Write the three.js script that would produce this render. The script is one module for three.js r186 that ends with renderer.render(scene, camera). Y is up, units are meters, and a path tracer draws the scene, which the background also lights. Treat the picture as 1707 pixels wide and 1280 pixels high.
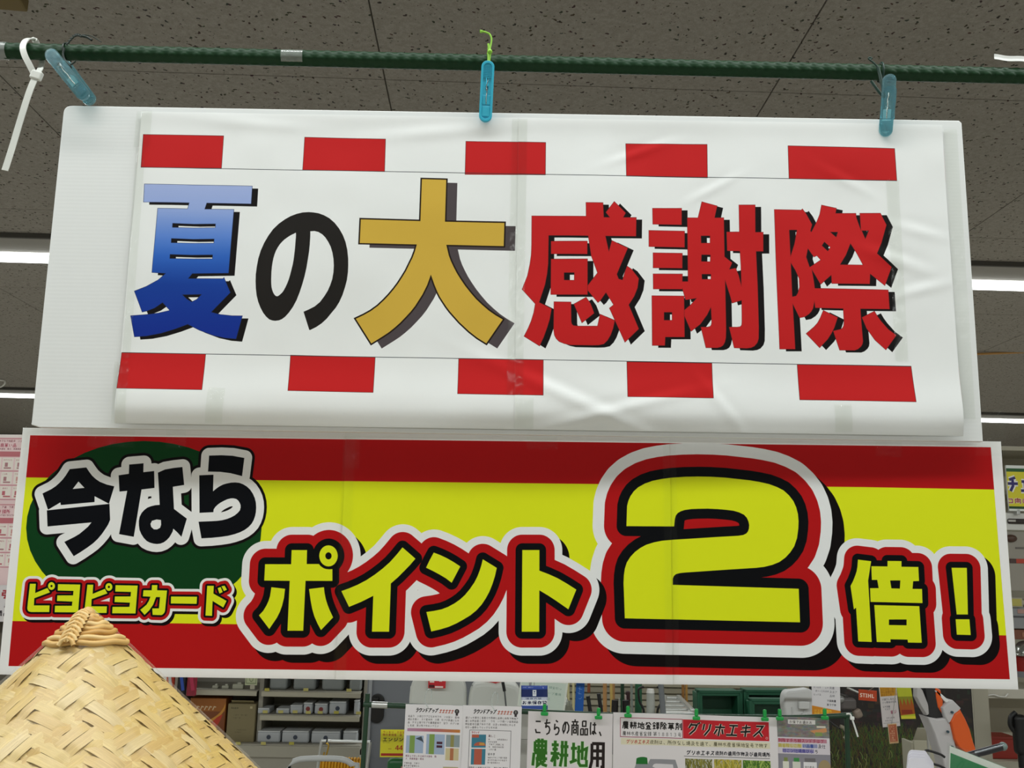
import * as THREE from 'three';
import { RoundedBoxGeometry } from 'three/addons/geometries/RoundedBoxGeometry.js';
import { mergeGeometries } from 'three/addons/utils/BufferGeometryUtils.js';
import { RectAreaLightUniformsLib } from 'three/addons/lights/RectAreaLightUniformsLib.js';

// ------------------------------------------------------------------ camera, light, exposure
const renderer = new THREE.WebGLRenderer({ antialias: true });
renderer.toneMapping = THREE.LinearToneMapping;
renderer.toneMappingExposure = 1.14;
renderer.shadowMap.enabled = true;
RectAreaLightUniformsLib.init();
const scene = new THREE.Scene();
scene.background = new THREE.Color(0x0b0b0c);

const EYE = 1.55, CEIL = EYE + 2.2, FOCAL = 1572;           // metres, metres, pixels of a 1707 x 1280 frame
const camera = new THREE.PerspectiveCamera(44.305, 1707 / 1280, 0.05, 80);
camera.position.set(0, EYE, 0);
const RIGHT = new THREE.Vector3(0.99940853, 0.02109936, 0.02715516);
const UP = new THREE.Vector3(-0.02589179, 0.98136544, 0.19039825);
const BACK = new THREE.Vector3(-0.02263185, -0.19098873, 0.98133129);
camera.quaternion.setFromRotationMatrix(new THREE.Matrix4().makeBasis(RIGHT, UP, BACK));
scene.add(camera);

// rows of LED line lights under the ceiling, running across the shop
const LIGHT_ROWS = [-12.85, -6.72, -0.6, 5.52];
const LIGHT_LEN = 19, LIGHT_WID = 0.16, LIGHT_POWER = 27;
const LIGHT_COL = new THREE.Color(0.96, 1.0, 0.99);

// ------------------------------------------------------------------ helpers
function rng(seed) { let s = seed >>> 0; return () => { s = (s + 0x6D2B79F5) >>> 0; let t = s; t = Math.imul(t ^ (t >>> 15), t | 1); t ^= t + Math.imul(t ^ (t >>> 7), t | 61); return ((t ^ (t >>> 14)) >>> 0) / 4294967296; }; }
const taken = {};
function numbered(n) { const k = (taken[n] = (taken[n] ?? -1) + 1); return k ? n + '_' + String(k).padStart(3, '0') : n; }
function tag(o, label, category, group) { o.userData.label = label; o.userData.category = category; if (group) o.userData.group = group; return o; }
function thing(name, label, category, pos = [0, 0, 0], group) {
  const g = new THREE.Group(); g.name = numbered(name); g.position.set(...pos); scene.add(g); tag(g, label, category, group); return g;
}
function mesh(name, geo, mat, parent = scene, x = 0, y = 0, z = 0) {
  const m = new THREE.Mesh(geo, mat); m.name = parent === scene ? numbered(name) : name; m.position.set(x, y, z);
  m.castShadow = m.receiveShadow = true; parent.add(m); return m;
}
function struct(o) { o.userData.kind = 'structure'; return o; }
const geos = new Map();
function rb(w, h, d, r = 0.003, s = 2) {
  const k = [w, h, d, r, s].map(v => v.toFixed(5)).join();
  if (!geos.has(k)) geos.set(k, r > 0 ? new RoundedBoxGeometry(w, h, d, s, Math.min(r, w / 2.01, h / 2.01, d / 2.01)) : new THREE.BoxGeometry(w, h, d));
  return geos.get(k);
}
const box = (name, w, h, d, mat, parent, x, y, z, r = 0.003) => mesh(name, rb(w, h, d, r), mat, parent, x, y, z);
function tubeGeo(pts, r, seg = 24, rad = 8, closed = false) {
  return new THREE.TubeGeometry(new THREE.CatmullRomCurve3(pts.map(p => p.isVector3 ? p : new THREE.Vector3(...p)), closed, 'catmullrom', 0.4), seg, r, rad, closed);
}
function rodGeo(a, b, r, rad = 10, r2 = r) {
  a = new THREE.Vector3(...a); b = new THREE.Vector3(...b);
  const g = new THREE.CylinderGeometry(r2, r, a.distanceTo(b), rad); const d = b.clone().sub(a).normalize();
  g.applyQuaternion(new THREE.Quaternion().setFromUnitVectors(new THREE.Vector3(0, 1, 0), d)); const m = a.add(b).multiplyScalar(.5); g.translate(m.x, m.y, m.z); return g;
}
// a point of the shop seen at (px, py) of the 1707 x 1280 frame, on the upright plane that stands `depth` metres ahead
function at(px, py, depth) {
  const d = RIGHT.clone().multiplyScalar((px - 853.5) / FOCAL).addScaledVector(UP, -(py - 640) / FOCAL).sub(BACK);
  d.multiplyScalar(-depth / d.z); d.y += EYE; return d;
}
function span(x0, y0, x1, y1, depth) {
  const c = at((x0 + x1) / 2, (y0 + y1) / 2, depth), l = at(x0, (y0 + y1) / 2, depth), r = at(x1, (y0 + y1) / 2, depth), t = at((x0 + x1) / 2, y0, depth), b = at((x0 + x1) / 2, y1, depth);
  return { x: c.x, y: c.y, z: -depth, w: r.x - l.x, h: t.y - b.y, top: t.y, bottom: b.y, left: l.x, right: r.x };
}
const mats = {};
function mat(color, rough = 0.6, extra = {}) {
  const k = color + '|' + rough + '|' + JSON.stringify(extra); if (mats[k]) return mats[k];
  const phys = ['transmission', 'clearcoat', 'sheen', 'thickness', 'ior', 'specularIntensity'].some(p => p in extra);
  return mats[k] = new (phys ? THREE.MeshPhysicalMaterial : THREE.MeshStandardMaterial)({ color, roughness: rough, side: THREE.DoubleSide, ...extra });
}
function canvas(w, h) { const c = document.createElement('canvas'); c.width = w; c.height = h; return c; }
function tex(c, srgb = true) { const t = new THREE.CanvasTexture(c); t.colorSpace = srgb ? THREE.SRGBColorSpace : THREE.NoColorSpace; t.wrapS = t.wrapT = THREE.RepeatWrapping; t.magFilter = THREE.LinearFilter; t.anisotropy = 8; return t; }
// smooth value noise, periodic over n cells
function noise2(seed, n) {
  const r = rng(seed), g = Float32Array.from({ length: n * n }, () => r());
  return (x, y) => { const xi = Math.floor(x), yi = Math.floor(y); let fx = x - xi, fy = y - yi; fx = fx * fx * (3 - 2 * fx); fy = fy * fy * (3 - 2 * fy);
    const q = (i, j) => g[((j % n + n) % n) * n + ((i % n + n) % n)];
    return (q(xi, yi) * (1 - fx) + q(xi + 1, yi) * fx) * (1 - fy) + (q(xi, yi + 1) * (1 - fx) + q(xi + 1, yi + 1) * fx) * fy; };
}
function grainTex(w, h, fn, srgb = true) {   // fn(u, v) -> [r, g, b] 0..255
  const c = canvas(w, h), x = c.getContext('2d'), d = x.createImageData(w, h);
  for (let j = 0; j < h; j++) for (let i = 0; i < w; i++) { const p = fn(i / w, j / h), k = (j * w + i) * 4; d.data[k] = p[0]; d.data[k + 1] = p[1]; d.data[k + 2] = p[2]; d.data[k + 3] = 255; }
  x.putImageData(d, 0, 0); return tex(c, srgb);
}
function printed(c, rough = 0.55, extra = {}) {
  const phys = 'clearcoat' in extra || 'specularIntensity' in extra;
  return new (phys ? THREE.MeshPhysicalMaterial : THREE.MeshStandardMaterial)({ map: tex(c), roughness: rough, side: THREE.DoubleSide, ...extra });
}
// a sheet of w x h metres in its own xy plane, its depth given by f(x, y) in metres, thick as card
function sheetGeo(x0, x1, y0, y1, nx, ny, f = () => 0, th = 0.0006) {
  const pos = [], uv = [], idx = [], W = nx + 1, H = ny + 1;
  for (let s = 0; s < (th ? 2 : 1); s++) for (let j = 0; j < H; j++) for (let i = 0; i < W; i++) {
    const x = x0 + (x1 - x0) * i / nx, y = y0 + (y1 - y0) * j / ny; pos.push(x, y, f(x, y) - s * th); uv.push(i / nx, j / ny);
  }
  const N = W * H;
  for (let j = 0; j < ny; j++) for (let i = 0; i < nx; i++) { const a = j * W + i, b = a + 1, c = a + W, d = c + 1; idx.push(a, b, d, a, d, c); if (th) idx.push(N + a, N + d, N + b, N + a, N + c, N + d); }
  const rim = (a, b) => th && idx.push(a, N + a, N + b, a, N + b, b);
  for (let i = 0; i < nx; i++) { rim(i, i + 1); rim((H - 1) * W + i + 1, (H - 1) * W + i); }
  for (let j = 0; j < ny; j++) { rim((j + 1) * W, j * W); rim(j * W + nx, (j + 1) * W + nx); }
  const g = new THREE.BufferGeometry(); g.setAttribute('position', new THREE.Float32BufferAttribute(pos, 3)); g.setAttribute('uv', new THREE.Float32BufferAttribute(uv, 2)); g.setIndex(idx); g.computeVertexNormals(); return g;
}

// ------------------------------------------------------------------ lettering: strokes of each character on a 20 x 20 field
const GLYPH = {
  'こ': '4,4 16,4/4,13 6,17 16,17', 'ち': '3,6 17,5/9,1 6,11 10,9 14,10 16,13 14,17 8,19', 'ら': '8,2 13,4/6,6 5,13 10,10 15,11 16,14 13,18 7,19',
  'の': '10,4 8,13 5,16 3,13 4,8 8,4 13,4 17,8 17,13 13,17', '商': '10,0 10,3/2,3 18,3/6,4 7,7/14,4 13,7/3,19 3,7 17,7 17,18 15,18/8,8 6,11/12,8 14,11/7,12 13,12 13,16 7,16 7,12',
  '品': '6,2 14,2 14,8 6,8 6,2/2,11 8,11 8,18 2,18 2,11/12,11 18,11 18,18 12,18 12,11', 'は': '4,3 3,10 4,18/8,6 17,6/13,3 13,14 11,17 8,16 9,14 13,14 17,17', '、': '3,14 7,19',
  '農': '4,2 16,2 16,8 4,8 4,2/8,0 8,8/12,0 12,8/4,5 16,5/3,10 18,10/3,10 2,19/6,12 16,12/5,14 18,14/7,14 7,19 11,17/9,14 13,18 18,19/16,15 12,17',
  '耕': '1,4 9,4/2,7 8,7/0,10 10,10/5,1 5,19/5,10 1,16/5,10 9,14/11,5 20,5/10,11 20,11/13,1 13,12 11,19/17,1 17,19',
  '地': '1,6 8,6/4,2 4,15/0,16 8,14/8,9 19,6 18,13 16,13/10,4 10,16 12,18 19,18 19,14/14,1 14,14', '用': '4,2 4,14 2,19/4,2 17,2 17,18 14,18/4,7 17,7/4,12 17,12/10.5,2 10.5,18',
  '登': '3,3 8,3 2,9/3,5 5,6/12,1 18,8/11,4 14,2/7,9 13,9/6,11 14,11 14,14 6,14 6,11/7,15 8,18/13,15 12,18/2,19 18,19',
  '録': '5,1 1,6/5,1 9,5/2,8 8,8/1,11 9,11/5,8 5,18/1,18 9,17/11,2 18,2 17,8/11,5 18,5/10,8 20,8/15,8 15,18 13,18/11,11 13,13/19,11 11,17/16,13 19,17',
  '除': '2,1 2,19/2,1 7,1 5,6 7,10 4,12/13,1 8,8/13,1 19,8/10,8 16,8/9,12 18,12/13,8 13,18 11,18/10,14 8,18/16,14 18,18',
  '草': '1,3 19,3/6,1 6,5/14,1 14,5/5,7 15,7 15,12 5,12 5,7/5,9.5 15,9.5/1,15 19,15/10,12 10,20', '剤': '6,0 6,2/1,3 11,3/9,3 2,9/3,4 11,9/3,10 3,16 1,19/9,10 9,19/3,12 9,12/14,3 14,14/18,1 18,18 16,18',
  '林': '1,6 9,6/5,1 5,19/5,6 1,14/5,7 9,12/11,6 20,6/15,1 15,19/15,6 10,15/15,7 20,15', '水': '10,1 10,18 8,18/2,6 7,6 2,15/17,3 11,9 19,17',
  '産': '10,0 10,3/3,3 17,3/7,4 8,7/13,4 12,7/3,7 18,7/3,7 3,14 1,19/7,9 5,13/7,11 17,11/6,15 16,15/11,9 11,19/5,19 18,19', '省': '10,0 10,6/6,2 3,6/14,1 17,4/15,5 3,9/6,9 15,9 15,19 6,19 6,9/6,12 15,12/6,15.5 15,15.5',
  '第': '2,2 8,2/4,0 2,4/11,2 18,2/13,0 11,4/4,6 16,6 16,9 4,9 4,13 17,13 16,17/10,6 10,19/9,13 3,18', '号': '6,2 14,2 14,8 6,8 6,2/2,11 18,11/7,11 6,15 15,15 14,19 11,19',
  'お': '3,6 12,6/7,2 7,17 3,16 4,13 10,10 15,12 16,15 12,18/14,4 18,7', '米': '10,1 10,19/1,9 19,9/4,3 7,7/16,3 13,7/10,9 2,17/10,9 18,17', '保': '5,1 1,9/4,6 4,19/9,2 17,2 17,8 9,8 9,2/7,11 19,11/13,8 13,19/13,11 8,17/13,11 19,17',
  '存': '2,5 18,5/9,1 1,13/5,9 5,19/9,8 16,8 12,11/12,11 12,18 10,18/8,13 19,13', '袋': '5,1 1,6/4,4 4,10/7,5 18,4/11,1 18,9/2,12 18,12/10,10 10,12/10,12 3,17/7,14 7,19 11,17/10,13 18,19',
  'グ': '6,2 3,9/5,4 15,4 13,11 6,18/16,1 17,3/18,0 19,2', 'リ': '5,2 5,11/15,2 15,10 9,19', 'ホ': '2,6 18,6/10,1 10,19/6,9 3,16/14,9 17,16', 'エ': '3,3 17,3/10,3 10,17/1,17 19,17', 'キ': '3,6 17,5/2,12 18,11/9,1 11,19', 'ス': '4,3 15,3 12,9 3,18/11,11 18,18',
  'ラ': '4,2 16,2/2,7 17,7 15,13 7,19', 'ウ': '10,1 10,5/3,10 3,5 17,5 15,12 7,19', 'ン': '3,4 8,7/3,17 11,14 18,5', 'ド': '6,1 6,19/6,8 14,13/13,2 14,5/16,1 17,4', 'ア': '2,3 17,3 11,9/10,6 9,13 4,19', 'ッ': '4,8 6,12/9,7 11,11/17,8 15,14 8,19', 'プ': '2,5 14,5 12,12 5,19/15.5,3 17,1.5 18.5,3 17,4.5 15.5,3',
  'ジ': '4,3 9,6/3,9 8,12/3,18 12,15 18,6/14,2 15,4/17,1 18,3', '引': '2,2 9,2 9,7 2,7 2,12 9,12 8,18 5,18/16,1 16,19', 'き': '4,4 16,3/3,9 17,8/8,1 14,12 7,11/5,13 6,17 14,18', 'チ': '15,1 4,4/1,9 19,9/10,4 10,12 5,19', 'ェ': '4,6 16,6/10,6 10,18/2,18 18,18',
  '向': '10,0 8,4/3,19 3,4 17,4 17,18 15,18/7,8 13,8 13,14 7,14 7,8', 'け': '4,2 3,12 4,18/8,6 18,6/14,2 14,12 10,19', '口': '4,4 16,4 16,17 4,17 4,4', '仕': '6,1 1,9/4,6 4,19/8,7 20,7/14,1 14,18/9,18 19,18',
  '液': '2,3 5,5/1,8 4,10/1,18 5,12/12,0 12,3/7,3 19,3/9,5 6,11/8,9 8,19/13,5 11,10/13,7 18,7 11,18/13,11 19,19', '適': '3,2 5,5/1,8 4,8 4,15 1,18/4,16 8,19 20,19/13,0 13,3/8,3 18,3/8,17 8,6 18,6 18,16/10,10 16,10/13,7 13,12/11,12 15,12 15,15 11,15 11,12',
  '作': '6,1 1,9/4,6 4,19/11,1 8,7/9,5 19,5/12,5 12,19/12,9 18,9/12,13 18,13', '物': '2,3 2,7 9,7/5,1 5,19/0,13 9,11/11,1 9,8/11,5 19,5 17,17 14,17/13,6 10,12/16,6 11,17', '及': '4,2 14,2 12,8 17,8 12,15 4,19/7,2 7,9 2,18/7,9 11,14 18,19',
  'び': '3,4 8,3 4,10 5,16 9,18 13,15 14,8 13,4 18,12/16,1 17,3/18,0 19,2', '場': '1,6 8,6/4,1 4,15/0,16 8,14/10,1 17,1 17,7 10,7 10,1/10,4 17,4/8,10 20,10/11,10 8,15/10,13 18,13 17,19 15,19/13,13 9,18', '所': '1,2 10,2/2,5 9,5 9,10 2,10/2,5 2,12 0,19/18,1 12,4 12,11 10,19/12,9 20,9/17,9 17,19',
  'で': '3,4 16,4 9,10 10,15 14,18/15,8 16,10/18,7 19,9', 'す': '2,5 18,5/12,1 12,12 9,14 8,11 12,10 12,14 7,19', 'て': '3,4 17,4 9,9 9,14 14,18', 'を': '4,4 15,4/9,1 4,9 9,8 10,13/16,8 7,14 9,18 16,18', 'し': '6,2 6,15 9,18 16,14', 'い': '4,4 5,14 8,16/15,5 17,12', 'な': '2,5 11,5/8,1 4,11/15,3 18,6/13,8 13,16 9,18 7,15 10,13 18,17', 'に': '4,3 3,11 4,18/9,6 17,6/9,13 11,17 18,17',
};
function word(x, str, x0, y0, cw, ch, lw, slant = 0) {   // strokes str into canvas context x, character cells cw x ch
  x.lineCap = 'butt'; x.lineJoin = 'miter'; x.miterLimit = 3; x.lineWidth = lw; let k = 0;
  for (const c of str) {
    const g = GLYPH[c];
    if (g) { x.beginPath(); for (const s of g.split('/')) s.split(' ').forEach((p, i) => { const [a, b] = p.split(',').map(Number); const X = x0 + k * cw + a / 20 * cw * 0.92 + (20 - b) / 20 * slant * ch, Y = y0 + b / 20 * ch; i ? x.lineTo(X, Y) : x.moveTo(X, Y); }); x.stroke(); }
    k++;
  }
}
const ALLK = Object.keys(GLYPH).filter(k => k !== '、');
// a paragraph too fine to read: small character strokes in rows
function fine(x, x0, y0, x1, rows, ch, gap, color, seed, last = 0.6) {
  const r = rng(seed); x.strokeStyle = color;
  for (let j = 0; j < rows; j++) { const n = Math.floor((x1 - x0) / ch * (j === rows - 1 ? last : 1)); let s = ''; for (let i = 0; i < n; i++) s += r() < .08 ? ' ' : ALLK[Math.floor(r() * ALLK.length)]; word(x, s, x0, y0 + j * gap, ch, ch, ch * .11); }
}

// ------------------------------------------------------------------ the room
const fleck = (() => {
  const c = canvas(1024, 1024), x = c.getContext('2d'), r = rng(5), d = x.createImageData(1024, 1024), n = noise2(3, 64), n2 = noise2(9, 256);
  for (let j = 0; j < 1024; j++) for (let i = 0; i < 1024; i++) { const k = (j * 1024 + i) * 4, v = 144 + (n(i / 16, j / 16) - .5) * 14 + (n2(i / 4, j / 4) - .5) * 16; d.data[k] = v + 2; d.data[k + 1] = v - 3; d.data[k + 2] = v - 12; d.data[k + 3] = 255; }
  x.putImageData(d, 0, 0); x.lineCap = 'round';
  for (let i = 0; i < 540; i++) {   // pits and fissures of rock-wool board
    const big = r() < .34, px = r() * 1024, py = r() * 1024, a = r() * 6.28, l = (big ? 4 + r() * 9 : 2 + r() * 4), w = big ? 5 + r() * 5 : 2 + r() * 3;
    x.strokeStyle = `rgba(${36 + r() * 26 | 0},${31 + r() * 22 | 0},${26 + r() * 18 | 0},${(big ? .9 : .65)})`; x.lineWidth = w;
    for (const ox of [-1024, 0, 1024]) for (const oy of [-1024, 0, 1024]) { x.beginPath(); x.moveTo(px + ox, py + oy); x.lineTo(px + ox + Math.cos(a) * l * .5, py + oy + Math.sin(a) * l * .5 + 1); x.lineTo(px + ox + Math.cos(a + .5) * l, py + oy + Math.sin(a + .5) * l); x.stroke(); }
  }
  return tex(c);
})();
const XW = 10.9, ZB = -17.4, ZF = 9.0;
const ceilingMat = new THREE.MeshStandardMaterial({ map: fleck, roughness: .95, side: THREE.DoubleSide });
{
  const g = struct(new THREE.Group()); g.name = 'ceiling'; g.position.set(0, CEIL, 0); scene.add(g);
  mesh('slab', rb(2 * XW + .4, .1, ZF - ZB + .4, 0), mat(0x908a7e, .9), g, 0, .068, (ZF + ZB) / 2);
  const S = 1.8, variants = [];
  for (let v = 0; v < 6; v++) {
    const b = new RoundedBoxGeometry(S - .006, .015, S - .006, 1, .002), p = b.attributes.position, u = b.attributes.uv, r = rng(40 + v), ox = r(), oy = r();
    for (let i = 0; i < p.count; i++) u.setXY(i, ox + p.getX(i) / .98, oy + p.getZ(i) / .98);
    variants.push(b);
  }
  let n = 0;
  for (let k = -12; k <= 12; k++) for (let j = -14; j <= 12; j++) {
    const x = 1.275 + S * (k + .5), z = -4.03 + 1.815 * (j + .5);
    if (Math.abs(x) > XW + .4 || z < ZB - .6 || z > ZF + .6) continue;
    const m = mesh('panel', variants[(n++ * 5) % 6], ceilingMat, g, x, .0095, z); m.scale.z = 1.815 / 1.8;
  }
}
const floorTex = grainTex(512, 512, (() => { const a = noise2(11, 8), b = noise2(12, 128); return (u, v) => { const t = 178 + (a(u * 8, v * 8) - .5) * 20 + (b(u * 128, v * 128) - .5) * 18; return [t, t - 4, t - 12]; }; })());
floorTex.repeat.set(10, 12);
struct(mesh('floor', rb(2 * XW + .4, .1, ZF - ZB + .4, 0), new THREE.MeshStandardMaterial({ map: floorTex, roughness: .4 }), scene, 0, -.05, (ZF + ZB) / 2));
const wallMat = mat(0xb9b5aa, .9), wallDark = mat(0x8b877e, .9);
struct(mesh('wall_back', rb(2 * XW + .4, CEIL, .15, 0), wallMat, scene, 0, CEIL / 2, ZB - .075));
struct(mesh('wall_front', rb(2 * XW + .4, CEIL, .15, 0), wallMat, scene, 0, CEIL / 2, ZF + .075));
struct(mesh('wall_left', rb(.15, CEIL, ZF - ZB, 0), wallMat, scene, -XW - .075, CEIL / 2, (ZF + ZB) / 2));
struct(mesh('wall_right', rb(.15, CEIL, ZF - ZB, 0), wallMat, scene, XW + .075, CEIL / 2, (ZF + ZB) / 2));
struct(mesh('trim_1', rb(2 * XW, .05, .08, .005), mat(0x2a2f28, .7), scene, 0, CEIL - .06, ZB + .045));

// line lights: white pan let into the ceiling, a long glowing diffuser below it
const panMat = mat(0x8f8c84, .8), diffMat = new THREE.MeshStandardMaterial({ color: 0xf4f4f0, emissive: LIGHT_COL, emissiveIntensity: 4.0, roughness: .5 });
const rowWords = ['farthest row, thin white line light under the back of the ceiling', 'white line light crossing the ceiling behind the big white board', 'white line light crossing the ceiling above the green pole', 'white line light crossing the ceiling behind the viewer'];
LIGHT_ROWS.forEach((z, i) => {
  const g = thing('ceiling_line_light', rowWords[i], 'light', [0, CEIL, z], 'ceiling line lights');
  mesh('pan', rb(LIGHT_LEN, .03, .52, .004), panMat, g, 0, -.012, .13);
  mesh('groove_strip', rb(LIGHT_LEN, .035, .025, .004), mat(0x4a4843, .7), g, 0, -.016, .41);  // dark strip in place of the edge groove, its shade put into the colour
  const s = new THREE.Shape(); s.moveTo(-LIGHT_WID / 2, 0); s.lineTo(-LIGHT_WID / 2 + .01, -.03); s.quadraticCurveTo(0, -.044, LIGHT_WID / 2 - .01, -.03); s.lineTo(LIGHT_WID / 2, 0); s.closePath();
  const e = new THREE.ExtrudeGeometry(s, { depth: LIGHT_LEN - .1, bevelEnabled: false, curveSegments: 6 }); e.translate(0, -.028, -(LIGHT_LEN - .1) / 2); e.rotateY(Math.PI / 2);
  const df = mesh('diffuser', e, diffMat, g); df.castShadow = false;
  const l = new THREE.RectAreaLight(LIGHT_COL, LIGHT_POWER, LIGHT_LEN - .1, LIGHT_WID); l.position.set(0, -.085, 0); l.rotation.x = -Math.PI / 2; g.add(l);
});

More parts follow.
